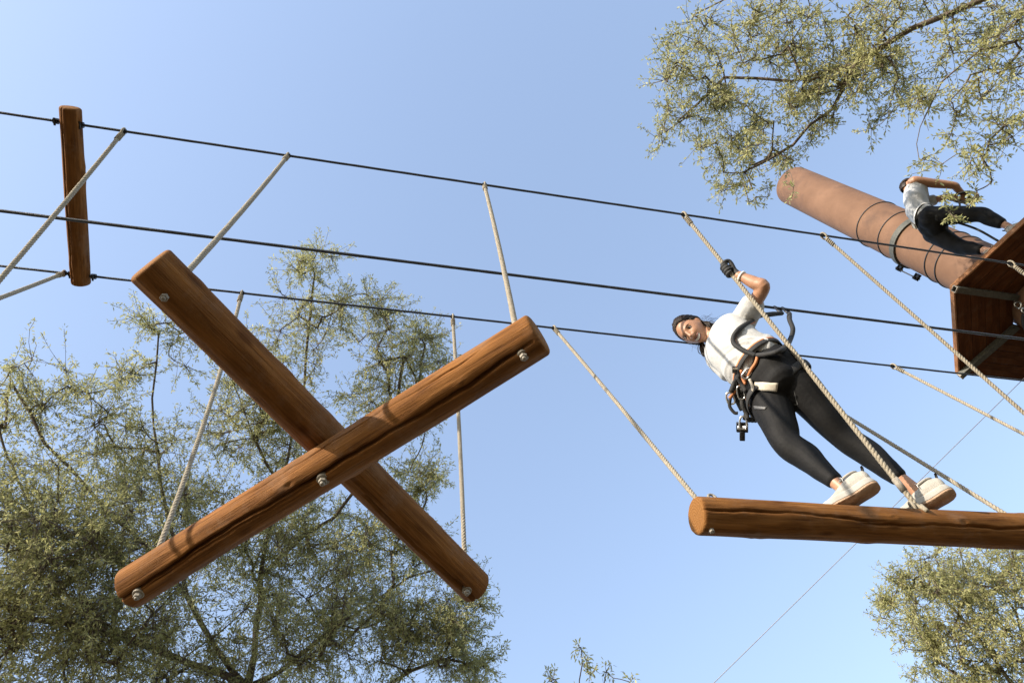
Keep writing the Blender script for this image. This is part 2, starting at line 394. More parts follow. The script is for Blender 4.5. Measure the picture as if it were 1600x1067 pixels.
# ------------------------------------------------------------------ logs
def log_mesh(name, p0, p1, r, cracks, parent, up, seed=0, nl=170, na=72, bev=.016, taper=0.0, mat=None):
    """timber between two points; up = direction of angle 0; cracks: (t0, t1, angle, wander, width, depth)"""
    p0, p1 = Vector(p0), Vector(p1); Lg = (p1 - p0).length
    t, a, b = frame(p1 - p0, up)
    rs = np.random.default_rng(seed); ph = rs.uniform(0, 6.28, 12)
    vs = []; fs = []
    knots = [(rs.uniform(.05, .95), rs.uniform(0, 6.28), rs.uniform(.003, .0065), rs.uniform(.016, .03)) for _ in range(9)]
    rows = [(bev * (1 - math.cos(k * math.pi / 8)) , math.sin(k * math.pi / 8)) for k in range(5)]
    xs = []
    for k in range(5): xs.append((rows[k][0] * .8, 1 - bev / r * (1 - rows[k][1])))
    for i in range(1, nl): xs.append((bev * .8 + (Lg - 1.6 * bev) * i / nl, 1.0))
    for k in range(4, -1, -1): xs.append((Lg - rows[k][0] * .8, 1 - bev / r * (1 - rows[k][1])))
    for (x, s) in xs:
        u = x / Lg
        for k in range(na):
            w = 2 * math.pi * k / na
            rad = r * (1 + taper * (u - .5)) * s
            rad *= 1 + .022 * math.sin(2 * w + ph[0] + 1.5 * u) + .014 * math.sin(3 * w + ph[1] + 6 * u) + .016 * math.sin(7 * u + ph[2]) + .006 * math.sin(13 * w + ph[11] + 9 * u)
            for (ku, kw, ka, kr) in knots:
                dw_ = ((w - kw + math.pi) % (2 * math.pi) - math.pi) * r; du_ = (u - ku) * Lg; d2_ = (dw_ * dw_ + du_ * du_ * .45) / (kr * kr)
                if d2_ < 6: rad += ka * math.exp(-d2_) - ka * 1.1 * math.exp(-d2_ * 7)
            rad *= 1 + .004 * math.sin(7 * w + ph[3] + 4 * math.sin(5 * u + ph[4])) + .004 * math.sin(31 * u + 5 * w + ph[5])
            for (t0, t1, ang, wander, width, depth) in cracks:
                if t0 <= u <= t1:
                    c = ang + wander * (math.sin(7 * u + ph[6]) + .5 * math.sin(17 * u + ph[7]) + .22 * math.sin(53 * u + ph[8]) + .12 * math.sin(121 * u + ph[9]))
                    env = min(1, (u - t0) / .06, (t1 - u) / .06); env = math.sqrt(max(env, 0)) * (.75 + .25 * math.sin(19 * u + ph[10]))
                    dw = (w - c + math.pi) % (2 * math.pi) - math.pi
                    rad -= depth * env * math.exp(-(abs(dw) * r / (width * (.5 + .5 * env))) ** 3)
            vs.append((x, math.cos(w) * rad, math.sin(w) * rad))
    n = len(xs)
    for i in range(n - 1):
        for k in range(na):
            k2 = (k + 1) % na
            fs.append((i * na + k, (i + 1) * na + k, (i + 1) * na + k2, i * na + k2))
    c0 = len(vs); vs.append((0.0, 0, 0)); vs.append((Lg, 0, 0))
    for k in range(na):
        k2 = (k + 1) % na
        fs.append((c0, k, k2)); fs.append((c0 + 1, (n - 1) * na + k2, (n - 1) * na + k))
    me = bpy.data.meshes.new(name); me.from_pydata(vs, [], [tuple(reversed(f)) for f in fs]); me.update()
    bm = bmesh.new(); bm.from_mesh(me); bmesh.ops.recalc_face_normals(bm, faces=bm.faces); bm.to_mesh(me); bm.free()
    me.polygons.foreach_set('use_smooth', [True] * len(me.polygons))
    me.materials.append(mat or M['wood'])
    o = bpy.data.objects.new(name, me); COL.objects.link(o)
    Mx = Matrix((t, a, b)).transposed().to_4x4()
    o.parent = parent
    off = OFF[parent.name]
    Mx.translation = p0 - off
    o.matrix_local = Mx
    OFF[o.name] = off
    return o
def bolt(p, axis, parent, r=.0150, L=.027):
    """bolt end: washer, nut and domed threaded end; p on the timber surface"""
    axis = Vector(axis).normalized(); p = Vector(p)
    t, a, b = frame(axis)
    o = MB(); tube(o, [p - axis * .01, p + axis * .003, p + axis * .0045], [r * 1.35, r * 1.35, r * 1.22], 20)
    w = o.build('washer', M['steel'], parent, False)
    o = MB(); tube(o, [p + axis * .004, p + axis * .018, p + axis * .0195], [r * .88, r * .88, r * .78], 6)
    nut = o.build('nut', M['steel'], parent, False)
    o = MB(); tube(o, [p + axis * x for x in (.015, L * .85, L * .97, L)], [r * .5, r * .5, r * .4, r * .18], 12)
    o.build('bolt_end', M['steel'], parent)

# crossed pair of logs: one lies on the other
ZX = 3.05 * S
RL = .074
a0, a1 = atz(232, 412, ZX + .07), atz(744, 918, ZX + .07)
b0, b1 = atz(203, 919, ZX - .07), atz(843, 521, ZX - .07)
xc = (a0 + a1) / 2
X = thing('crossed_logs', 'two brown logs bolted in an X hanging from four ropes at left', 'log step', (xc.x, xc.y, ZX + CAM_Z - .12))
dn = Vector((0, 0, -1))
log_mesh('log', a0, a1, RL, [(.60, 1.02, .12, .08, .006, .022), (-.02, .34, 2.3, .12, .004, .012)], X, dn, 3, taper=-.04)
def toward_cam(p, t):
    v = -(Vector(p) - Vector((0, 0, CAM_Z))); v.normalize(); return v
lb = b1 - b0
vb = toward_cam((b0 + b1) / 2, lb)
log_mesh('log', b0, b1, RL * 1.02, [(-.02, .985, 0.16, .10, .0066, .035), (.02, .5, .34, .08, .005, .012), (.3, .9, -.9, .1, .003, .008)], X, vb, 5, taper=.03, na=150, nl=220)
ta = (a1 - a0).normalized(); tb = lb.normalized()
for p in (a0 + ta * .10, a1 - ta * .075): bolt(p + dn * (RL - .004), dn, X)
for p in (b0 + tb * .075, b1 - tb * .075): bolt(p + dn * (RL - .002), dn, X)
# bolt through the crossing
def cross_pt():
    d1 = Vector((ta.x, ta.y)); d2 = Vector((tb.x, tb.y)); q = Vector((b0.x - a0.x, b0.y - a0.y))
    den = d1.x * d2.y - d1.y * d2.x
    s = (q.x * d2.y - q.y * d2.x) / den
    return a0 + ta * s
cp = cross_pt()
bolt(Vector((cp.x, cp.y, b0.z - RL + .002)), dn, X, .0165, .031)

# spreader between the bearing cables
sp0 = V(-2.60 * S, 1.135 * S, WZ + .002); sp1 = V(-2.64 * S, 2.632 * S, WZ + .002)
SPR = thing('spreader_log', 'short brown log standing apart at left, spreading the two bearing cables', 'log', (sp0 + sp1) / 2)
log_mesh('log', sp0, sp1, .052, [(-.02, 1.02, .55, .05, .004, .016)], SPR, dn, 9, nl=90)
for yy in (Y1, Y2):
    for s in (-1, 1):
        c = V(-2.62 * S + s * .062, yy, WZ)
        mb = MB(); tube(mb, [c - Vector((.012, 0, 0)), c + Vector((.012, 0, 0))], .016, 12); tube(mb, [c + Vector((0, -.02, -.018)), c + Vector((0, .02, -.018))], .006, 8)
        mb.build('cable_clamp', M['darkmetal'], SPR, False)

# log the woman stands on
RW_ = .078
w0 = atz(1087, 806, ZX); w1 = V(3.12, w0.y - .03, ZX)
SW = thing('swing_log', 'thick brown log hanging at lower right with the woman standing on it', 'log step', (w0 + w1) / 2 - Vector((0, 0, RW_)))
vw = toward_cam((w0 + w1) / 2, w1 - w0)
vw = (vw + Vector((0, 0, .0))).normalized()
log_mesh('log', w0, w1, RW_, [(-.02, .45, -.30, .10, .005, .014), (.38, .98, -.18, .12, .006, .018)], SW, vw, 12, nl=200, taper=.02, na=120)
bolt(w0 + Vector((.035, 0, -RW_ + .004)), dn, SW, .012, .022)
mb = MB(); ec = w0 + Vector((.10, -.03, RW_ + .012)); tube(mb, [ec + Vector((math.cos(w) * .016, 0, math.sin(w) * .018)) for w in np.linspace(0, 6.283, 16, endpoint=False)], .006, 8, closed=True); mb.build('eye_bolt', M['steel'], SW)
# neighbouring logs of the course, just beyond the frame
u0, u1 = V(3.55, 1.62, ZX), V(5.3, 1.62, ZX)
SW2 = thing('swing_log', 'next hanging log beyond the right edge, held by the two rightmost ropes', 'log step', (u0 + u1) / 2 - Vector((0, 0, RW_)), 'neighbouring logs')
log_mesh('log', u0, u1, RW_, [(.1, .8, -.3, .1, .004, .015)], SW2, vw, 21, nl=90, na=40)
q0, q1 = V(-1.50, 1.40, ZX), V(-3.2, 1.40, ZX)
SW3 = thing('swing_log', 'next hanging log beyond the left edge, held by the two leftmost ropes', 'log step', (q0 + q1) / 2 - Vector((0, 0, RW_)), 'neighbouring logs')
log_mesh('log', q0, q1, RW_, [(.1, .8, -.3, .1, .004, .015)], SW3, vw, 22, nl=90, na=40)

# ------------------------------------------------------------------ ropes
def rope_pts(p0, p1, sag=0.0, n=None):
    p0, p1 = Vector(p0), Vector(p1); L = (p1 - p0).length; n = n or max(8, int(L / .05))
    side = Vector((1, .3, 0))
    return [p0.lerp(p1, i / n) + side * sag * 4 * (i / n) * (1 - i / n) for i in range(n + 1)]
def strands(mb, pts, R, pitch, per=11, sides=7):
    """three strands laid round each other"""
    pts = [Vector(p) for p in pts]
    cum = [0.0]
    for a, b in zip(pts[:-1], pts[1:]): cum.append(cum[-1] + (b - a).length)
    L = cum[-1]; n = max(6, int(L / pitch * per))
    P = []; j = 0
    for i in range(n + 1):
        s = L * i / n
        while j < len(cum) - 2 and cum[j + 1] < s: j += 1
        P.append(pts[j].lerp(pts[j + 1], (s - cum[j]) / max(cum[j + 1] - cum[j], 1e-9)))
    T = []; a_prev = None; A = []; B = []
    for i in range(n + 1):
        t, a, b = frame(P[min(i + 1, n)] - P[max(i - 1, 0)], a_prev); a_prev = a; A.append(a); B.append(b)
    for s in range(3):
        c = []
        for i in range(n + 1):
            w = 2 * math.pi * (i / per + s / 3)
            c.append(P[i] + (A[i] * math.cos(w) + B[i] * math.sin(w)) * R * .40)
        tube(mb, c, R * .62, sides)
RR = .0112
def hang_rope(top, bottom, label, sag=0.006, R=RR, mid=None, grp='hanging ropes', knot=True):
    top, bottom = Vector(top), Vector(bottom)
    d = (bottom - top).normalized()
    T = thing('hanging_rope', label, 'rope', top, grp)
    start = top + d * .035
    mb = MB(); strands(mb, rope_pts(start, bottom, sag), R, R * 4.6)
    mb.build('rope', M['rope'], T)
    # eye round the cable
    mb = MB(); e1 = Vector((0, 1, 0)); nn_ = []
    up = -d
    _, s1, s2 = frame(d, Vector((0, 1, 0)))
    for k in range(14):
        w = 2 * math.pi * k / 14
        nn_.append(top + d * .008 + s1 * math.cos(w) * .016 - d * math.sin(w) * .026)
    tube(mb, nn_, R * .55, 7, closed=True)
    mb.build('eye', M['rope'], T)
    # seizing below the eye
    mb = MB(); h = []
    for k in range(61):
        w = 2 * math.pi * k / 12
        h.append(top + d * (.034 + k * .0011) + (s1 * math.cos(w) + s2 * math.sin(w)) * R * 1.05)
    tube(mb, h, R * .34, 6)
    mb.build('seizing', M['rope'], T)
    mb = MB(); tube(mb, [top + Vector((-.012, 0, 0)), top + Vector((.012, 0, 0))], .0125, 12)
    mb.build('sleeve', M['darkmetal'], T, False)
    return T
def wt(px, py, y):                            # where a rope meets the cable at side distance y
    p = atz(px, py, WZ); return Vector((p.x, y, WZ + CAM_Z))
ZT = ZX + RW_
hang_rope(wt(450, 243, Y1), a0 + ta * .10 + Vector((0, 0, RL)), 'pale twisted rope from upper cable to the top left end of the X')
hang_rope(wt(757, 288, Y1), b1 - tb * .075 + Vector((0, 0, RL)), 'pale twisted rope from upper cable to the top right end of the X')
hang_rope(wt(378, 457, Y2), b0 + tb * .075 + Vector((0, 0, RL)), 'pale twisted rope from lower cable to the bottom left end of the X', sag=.02)
hang_rope(wt(707, 497, Y2), a1 - ta * .075 + Vector((0, 0, RL)), 'pale twisted rope from lower cable to the bottom right end of the X')
kF = Vector((atz(1085, 787, ZT).x + .01, w0.y - .02, ZT + CAM_Z - .01))
hang_rope(wt(865, 515, Y2), kF, 'pale rope from lower cable to the left end of the log under the woman')
kB = atz(1434, 793, ZT - .03)
ropeB_top = wt(1067, 340, Y1)
hang_rope(ropeB_top, kB, 'pale twisted rope gripped by the woman, passing in front of her to her feet', R=.0130)
kG = Vector((atz(1592, 801, ZT).x, w0.y - .03, ZT + CAM_Z - .005))
hang_rope(wt(1150, 545, Y2), kG, 'greyish rope behind the woman running from her hips down to her log')
hang_rope(wt(1285, 370, Y1), V(3.72, 1.62, ZT), 'pale twisted rope right of the woman crossing in front of the platform corner')
hang_rope(wt(1395, 572, Y2), V(4.10, 1.62, ZT), 'thin pale rope from lower cable leaving the frame under the platform')
hang_rope(wt(1581, 407, Y1), V(5.1, 1.60, ZT), 'short pale rope end in front of the dark platform at the right edge')
hang_rope(wt(193, 198, Y1), V(-1.57, 1.47, ZT), 'pale twisted rope crossing in front of the short spreader log')
hang_rope(wt(100, 423, Y2), V(-1.72, 1.31, ZT), 'pale rope from the bottom of the spreader out of the left edge')
# knot of rope B on the log
def knot(center, ax, parent_label, r=.03):
    pass
KN = thing('rope_knot', 'pale rope knot tied at the front edge of the log by the left shoe', 'knot', kB)
mb = MB(); pts = []
for k in range(40):
    w = 2 * math.pi * k / 40
    pts.append(kB + Vector((.014 * math.sin(w) + .010 * math.sin(2 * w), .004 + .011 * math.cos(3 * w), .004 + .016 * math.cos(2 * w) * math.sin(w * 1.0) + .011 * math.sin(3 * w))))
tube(mb, spline(pts, 2, True), RR * .8, 8, closed=True); mb.build('knot', M['rope'], KN)
mb = MB(); wrap = []
wdir = (w1 - w0).normalized()
for k in range(33):
    w = 2 * math.pi * k / 32
    c = w0 + wdir * ((kB - w0).dot(wdir))
    wrap.append(c + Vector((0, math.cos(w), math.sin(w))) * (RW_ + RR * .6))
half = [p for p in wrap if p.z > c.z - .01]
tube(mb, sorted(half, key=lambda p: p.y), RR * .9, 8); mb.build('loop', M['rope'], KN)
mb = MB(); d_ = (ropeB_top - kB).normalized(); tube(mb, [kB + d_ * .085, kB + d_ * .15], .0155, 12); mb.build('ferrule', M['steel'], KN)

# ------------------------------------------------------------------ tower pole and platform
ZP = 6.3                                        # underside of the platform above the camera
hexc = Vector((7.14, 1.68)); HS = 1.16; PR = .347
PC = Vector((hexc.x, hexc.y, 0))
PO = thing('tower_pole', 'thick tan brown round pole rising through the platform at upper right', 'pole', (PC.x, PC.y, 0))
def ring(mb, z, r, tr, sides=8, seg=64, zs=1.0):
    pts = [Vector((PC.x + math.cos(2 * math.pi * k / seg) * r, PC.y + math.sin(2 * math.pi * k / seg) * r, z)) for k in range(seg)]
    tube(mb, pts, tr, sides, closed=True, ref=Vector((0, 0, 1)), flat=1.0)
ztop = 11.95 + CAM_Z
mb = MB()
prof = [(PR * 1.03, -.3), (PR * 1.03, 3), (PR, ZP + CAM_Z - 2), (PR, ZP + CAM_Z), (PR, 9.5), (PR, ztop - .02), (PR - .012, ztop), (PR - .05, ztop)]
vs = []; fs = []; sg = 72
for r, z in prof:
    for k in range(sg): vs.append((PC.x + math.cos(2 * math.pi * k / sg) * r, PC.y + math.sin(2 * math.pi * k / sg) * r, z))
for i in range(len(prof) - 1):
    for k in range(sg): k2 = (k + 1) % sg; fs.append((i * sg + k, i * sg + k2, (i + 1) * sg + k2, (i + 1) * sg + k))
fs.append(tuple((len(prof) - 1) * sg + k for k in range(sg)))
mb.add(vs, fs); mb.build('shaft', M['pole'], PO)
for zr in (9.33, 8.80, 7.78, 7.58):
    mb = MB(); ring(mb, zr + CAM_Z, PR + .004, .009); mb.build('cable_hoop', M['cable'], PO)
mb = MB()
zc = 8.45 + CAM_Z
vs = []; fs = []
for k in range(sg):
    w = 2 * math.pi * k / sg
    for (r, z) in ((PR + .004, zc - .05), (PR + .028, zc - .05), (PR + .028, zc + .05), (PR + .004, zc + .05)):
        vs.append((PC.x + math.cos(w) * r, PC.y + math.sin(w) * r, z))
for k in range(sg):
    for j in range(4):
        k2 = (k + 1) % sg; fs.append((k * 4 + j, k2 * 4 + j, k2 * 4 + (j + 1) % 4, k * 4 + (j + 1) % 4))
mb.add(vs, fs); mb.build('clamp_band', M['greysteel'], PO, False)
for zz, ww in ((8.45, 103), (8.08, 103)):
    w = math.radians(ww); dirr = Vector((math.cos(w), math.sin(w), 0)); c = PC + dirr * (PR + .055) + Vector((0, 0, zz + CAM_Z))
    mb = MB(); tt = Vector((-dirr.y, dirr.x, 0))
    box(mb, c, (dirr * .04, tt * .02, Vector((0, 0, .035))), .006)
    tube(mb, [c - tt * .06 + dirr * .015, c + tt * .06 + dirr * .015], .013, 8)
    mb.build('clamp_bolt', M['darkmetal'], PO)
mb = MB(); w = math.radians(103); dirr = Vector((math.cos(w), math.sin(w), 0))
tube(mb, [PC + dirr * (PR + .08) + Vector((0, 0, 8.45 + CAM_Z)), PC + dirr * (PR + .07) + Vector((0, 0, 8.08 + CAM_Z))], .009, 8); mb.build('tie_wire', M['cable'], PO)
# dark lashing on the pole just under the platform, with shackles
mb = MB()
for kk in range(5): ring(mb, ZP + CAM_Z - .20 - kk * .05, PR + .025, .028, 8, 48)
mb.build('lashing', M['webbing'], PO)
for kk in range(4):
    w = math.radians(172 - kk * 3); c = PC + Vector((math.cos(w), math.sin(w), 0)) * (PR + .06) + Vector((0, 0, ZP + CAM_Z - .12 - kk * .11))
    mb = MB(); pts = [c + Vector((0, math.cos(2 * math.pi * k / 16) * .03, math.sin(2 * math.pi * k / 16) * .045)) for k in range(16)]
    tube(mb, pts, .011, 8, closed=True); mb.build('shackle', M['chrome'], PO)

PL = thing('platform', 'dark brown hexagonal wooden platform round the pole, seen from below', 'platform', (PC.x, PC.y, ZP + CAM_Z))
hv = [Vector((hexc.x + HS * math.cos(math.pi / 3 * k + math.pi), hexc.y + HS * math.sin(math.pi / 3 * k + math.pi), 0)) for k in range(6)]
TH = .055
def panel_mesh(poly, z0, z1, name, mat, parent, axis, bev=.004):
    """flat board with its own outline; grain along axis"""
    bm = bmesh.new(); c = sum(poly, Vector()) / len(poly)
    lo = [bm.verts.new(Vector((p.x, p.y, z0))) for p in poly]
    f = bm.faces.new(lo); r = bmesh.ops.extrude_face_region(bm, geom=[f])
    for v in r['geom']:
        if isinstance(v, bmesh.types.BMVert): v.co.z = z1
    bmesh.ops.recalc_face_normals(bm, faces=bm.faces)
    bmesh.ops.bevel(bm, geom=bm.edges[:], offset=bev, segments=1, affect='EDGES')
    t = Vector((axis.x, axis.y, 0)).normalized(); b = Vector((-t.y, t.x, 0)); Mx = Matrix((t, b, Vector((0, 0, 1)))).transposed().to_4x4(); Mx.translation = Vector((c.x, c.y, z0))
    inv = Mx.inverted()
    for v in bm.verts: v.co = inv @ v.co
    me = bpy.data.meshes.new(name); bm.to_mesh(me); bm.free(); me.materials.append(mat)
    o = bpy.data.objects.new(name, me); COL.objects.link(o); o.parent = parent
    Mx.translation = Mx.translation - OFF[parent.name]; o.matrix_local = Mx; OFF[o.name] = OFF[parent.name]
    return o
def clip_poly(poly, p, n):
    """keeps the part of poly where (q-p).n >= 0"""
    out = []
    for i in range(len(poly)):
        a, b = poly[i], poly[(i + 1) % len(poly)]; da, db = (a - p).dot(n), (b - p).dot(n)
        if da >= 0: out.append(a)
        if (da >= 0) != (db >= 0): out.append(a.lerp(b, da / (da - db)))
    return out
c3 = Vector((hexc.x, hexc.y, 0))
for k in range(6):
    A, B = hv[k], hv[(k + 1) % 6]
    e = (B - A).normalized(); nrm = ((A + B) / 2 - c3).normalized()
    tri0 = [c3 + (A - c3) * .999, c3 + (B - c3) * .999, c3 + (B - c3) * .33, c3 + (A - c3) * .33]
    apo = (A - c3).dot(nrm)
    # boards laid parallel to the outer edge
    nb = 4; d0 = apo * .33; d1 = apo * .999 - .028
    for j in range(nb):
        lo_, hi_ = d0 + (d1 - d0) * j / nb + .002, d0 + (d1 - d0) * (j + 1) / nb - .002
        poly = clip_poly(clip_poly(tri0, c3 + nrm * lo_, nrm), c3 + nrm * hi_, -nrm)
        # leave a hair of room at the radial joints
        ra = Vector((-(A - c3).y, (A - c3).x, 0)).normalized(); rb2 = Vector((-(B - c3).y, (B - c3).x, 0)).normalized()
        if ra.dot(B - c3) < 0: ra = -ra
        if rb2.dot(A - c3) < 0: rb2 = -rb2
        poly = clip_poly(clip_poly(poly, c3 + ra * .003, ra), c3 + rb2 * .003, rb2)
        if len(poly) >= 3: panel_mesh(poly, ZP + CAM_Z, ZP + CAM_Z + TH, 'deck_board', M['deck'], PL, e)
    # edge trim
    ed = [A + (c3 - A) * .002, B + (c3 - B) * .002]
    ip = [c3 + (B - c3) * ((apo - .024) / apo), c3 + (A - c3) * ((apo - .024) / apo)]
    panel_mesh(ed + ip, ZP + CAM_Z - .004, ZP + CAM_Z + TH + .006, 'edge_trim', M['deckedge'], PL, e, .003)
    # square steel tube from pole to corner
    dr = (A - c3).normalized(); sdv = Vector((-dr.y, dr.x, 0))
    mb = MB(); L0, L1 = PR + .03, HS + .012; hw = .032; th = .005
    zc_ = ZP + CAM_Z - hw - .003
    pts_o = [(-hw, -hw), (hw, -hw), (hw, hw), (-hw, hw)]; pts_i = [(x * (1 - th / hw), y * (1 - th / hw)) for x, y in pts_o]
    vs = []
    for (pp, ll) in ((pts_o, L0), (pts_o, L1), (pts_i, L1), (pts_i, L0)):
        for (x, y) in pp: vs.append(c3 + dr * ll + sdv * x + Vector((0, 0, zc_ + y)))
    fs = []
    for s in range(3):
        for q in range(4): q2 = (q + 1) % 4; fs.append((s * 4 + q, s * 4 + q2, (s + 1) * 4 + q2, (s + 1) * 4 + q))
    mb.add(vs, fs); mb.build('support_tube', M['greysteel'], PL, False)
    mb = MB(); o_ = []
    for (pp, ll) in ((pts_o, L1 + .001), (pts_i, L1 + .001), (pts_i, L1 - .02), (pts_o, L1 - .02)):
        kx = 1.06 if pp is pts_o else .99
        for (x, y) in pp: o_.append(c3 + dr * (ll + .002) + sdv * x * kx + Vector((0, 0, zc_ + y * kx)))
    fs = []
    for s in range(4):
        for q in range(4): q2 = (q + 1) % 4; s2 = (s + 1) % 4; fs.append((s * 4 + q, s * 4 + q2, s2 * 4 + q2, s2 * 4 + q))
    mb.add(o_, fs); mb.build('tube_end', M['steel'], PL, False)
# crossarm that ends the cables on the pole
CA = thing('crossarm', 'brown log across the pole where the cables end, beyond the right edge', 'log', V(6.73, 1.25, WZ))
log_mesh('log', V(6.73, .55, WZ), V(6.73, 2.1, WZ), .06, [], CA, dn, 31, nl=40, na=32)
CB = thing('end_pole', 'round brown pole ending the cables far beyond the left edge', 'pole', (X_L, 1.3, 0))
log_mesh('log', (X_L, 1.3, -.3), (X_L, 1.3, 7.4), .18, [], CB, Vector((1, 0, 0)), 33, nl=40, na=32)
log_mesh('crossarm', V(X_L, .55, WZ), V(X_L, 2.1, WZ), .06, [], CB, dn, 34, nl=30, na=24)

# thin guy wire from the pole to the ground
gA = PC + Vector((-.1, PR, 0)) + Vector((0, 0, ZP + CAM_Z - .35))
p_near = atz(1590, 601, ZP - .45); p_far = atd(1115, 1067, 7.2)
gd = (p_far - p_near).normalized()
s_gr = (-.1 - p_near.z) / gd.z
gtop = p_near - gd * .62
mb = MB(); tube(mb, [gtop, p_near + gd * s_gr], .0042, 6)
tag(mb.build('guy_wire', M['thinwire'], None, True, gtop), 'thin grey guy wire slanting down behind the log from the platform', 'wire')

# ------------------------------------------------------------------ trees
def bez(p, q, n, bend, rs):
    d = q - p; L = np.linalg.norm(d); off = rs.normal(0, 1, 3) * bend * L
    c = (p + q) / 2 + off
    t = np.linspace(0, 1, n + 1)[1:, None]
    return (1 - t) ** 2 * p + 2 * t * (1 - t) * c + t * t * q
def make_tree(name, label, limbs, clumps, seed, leafmat, leaf=.05, twig_n=16, leaves_n=26, twig_len=.34, group='trees', trunk_r=.14, tip_r=.0026, wid=.28, droop=.25, dens=1.0, spread=1.0):
    rs = np.random.default_rng(seed)
    pos = []; par = []
    def add(p, pa): pos.append(np.array(p, float)); par.append(pa); return len(pos) - 1
    fixed = {}
    for li, pl in enumerate(limbs):
        pl = [np.array(p, float) for p in pl]
        if li == 0: prev = add(pl[0], -1); start = 1
        else:
            d = [np.linalg.norm(np.array(q) - pl[0]) for q in pos]; prev = int(np.argmin(d)); start = 0 if min(d) > .05 else 1
        pts = pl[start:]
        cur = pos[prev]
        for q in pts:
            k = max(2, int(np.linalg.norm(q - cur) / .3))
            for w in bez(cur, q, k, .05, rs): prev = add(w + rs.normal(0, .012, 3), prev)
            cur = q
    n_limb = len(pos)
    twigs = []                                   # (node index, parent clump tint)
    cl = [(np.array(c, float), r * spread, max(2, int(n * dens))) for c, r, n in clumps]
    done = np.zeros(len(cl), bool)
    P = np.array(pos)
    order = sorted(range(len(cl)), key=lambda i: np.min(np.linalg.norm(P - cl[i][0], axis=1)))
    root = np.array(pos[0])
    for i in order:
        c, r, n = cl[i]
        P = np.array(pos); d = np.linalg.norm(P - c, axis=1)
        # prefer nodes that lie nearer to the trunk than the clump itself, so that branches run outward
        cost = d + .25 * np.maximum(0, P[:, 2] - c[2] + .2)
        j = int(np.argmin(cost))
        k = max(3, int(d[j] / .2)); prev = j
        br = []
        for w in bez(P[j], c, k, .10, rs):
            prev = add(w + rs.normal(0, .01, 3), prev); br.append(prev)
        for t in range(n):
            u = rs.normal(0, 1, 3); u /= np.linalg.norm(u)
            q = c + u * r * rs.uniform(.35, 1.0) ** .6
            cand = br[-min(len(br), 7):]
            jj = min(cand, key=lambda a: np.linalg.norm(pos[a] - q) + rs.uniform(0, .12))
            pv = jj
            L = np.linalg.norm(q - pos[jj]); kk = max(2, int(L / .12))
            for w in bez(pos[jj], q, kk, .13, rs): pv = add(w, pv)
            twigs.append((pv, jj, rs.normal(0, 1)))
    P = np.array(pos); par_a = np.array(par); n = len(P)
    # pipe model
    rad = np.zeros(n); has = np.zeros(n, bool); has[par_a[par_a >= 0]] = True
    acc = np.where(has, 0.0, tip_r ** 2.8)
    for i in range(n - 1, 0, -1): acc[par_a[i]] += acc[i]
    rad = acc ** (1 / 2.8)
    rad *= np.minimum(1.0, trunk_r / rad.max() + (1 - np.minimum(1, rad / rad.max())) * max(0, 1 - trunk_r / rad.max()))
    rad = np.minimum(rad, trunk_r)
    base = Vector(P[0])
    T = thing(name, label, 'tree', base, group)
    def seg_mesh(idx, nm, sides):
        ch = np.array(idx); pa = par_a[ch]
        a, b = P[pa], P[ch]; t = b - a; t /= np.maximum(np.linalg.norm(t, axis=1, keepdims=True), 1e-9)
        ref = np.tile(np.array([.31, .87, .39]), (len(ch), 1)); u = np.cross(t, ref); u /= np.linalg.norm(u, axis=1, keepdims=True); v = np.cross(t, u)
        w = np.arange(sides) * 2 * np.pi / sides
        ring_ = np.cos(w)[None, :, None] * u[:, None, :] + np.sin(w)[None, :, None] * v[:, None, :]
        va = a[:, None, :] - t[:, None, :] * rad[pa][:, None, None] * .15 + ring_ * rad[pa][:, None, None]; vb_ = b[:, None, :] + ring_ * rad[ch][:, None, None]
        # thin side branches start at their own thickness
        thin = (rad[pa] > 2.2 * rad[ch])
        va[thin] = a[thin][:, None, :] + ring_[thin] * (rad[ch][thin] * 1.35)[:, None, None]
        vv = np.concatenate([va, vb_], 1).reshape(-1, 3)
        k = np.arange(sides); k2 = (k + 1) % sides
        fb = np.stack([k, k2, k2 + sides, k + sides], 1)
        ff = (fb[None] + (np.arange(len(ch)) * 2 * sides)[:, None, None]).reshape(-1, 4)
        return fast_mesh(nm, vv, ff, M['bark'], T)
    big = [i for i in range(1, n) if rad[i] > .028]; small = [i for i in range(1, n) if rad[i] <= .028]
    if big: seg_mesh(big, 'trunk', 10)
    seg_mesh(small, 'branches', 5)
    # leaves
    tw_end = np.array([t[0] for t in twigs]); tw_j = np.array([t[1] for t in twigs]); tw_t = np.array([t[2] for t in twigs])
    m = len(twigs)
    e = P[tw_end]; b = P[par_a[tw_end]]; g_ = P[par_a[par_a[tw_end]]]
    s = rs.uniform(0, 1, (m, leaves_n)) ** .8
    base_p = np.where((s < .5)[..., None], g_[:, None, :] + (b - g_)[:, None, :] * (s * 2)[..., None], b[:, None, :] + (e - b)[:, None, :] * ((s - .5) * 2.3)[..., None])
    dirn = e - g_; dirn /= np.maximum(np.linalg.norm(dirn, axis=1, keepdims=True), 1e-9)
    q = rs.normal(0, 1, (m, leaves_n, 3)); q[..., 2] -= droop; q += dirn[:, None, :] * .75
    q /= np.linalg.norm(q, axis=2, keepdims=True)
    ln = leaf * rs.uniform(.55, 1.35, (m, leaves_n, 1))
    st = base_p + q * rs.uniform(0, .8, (m, leaves_n, 1)) * leaf * .8
    sdv = np.cross(q, rs.normal(0, 1, (m, leaves_n, 3))); sdv /= np.maximum(np.linalg.norm(sdv, axis=2, keepdims=True), 1e-9)
    nrm = np.cross(q, sdv)
    w = ln * wid * .5
    # a leaf: a small frond of four faces, slightly curled
    mid = st + q * ln * .5 - nrm * ln * .05
    tip = st + q * ln + np.array([0, 0, -.12]) * ln
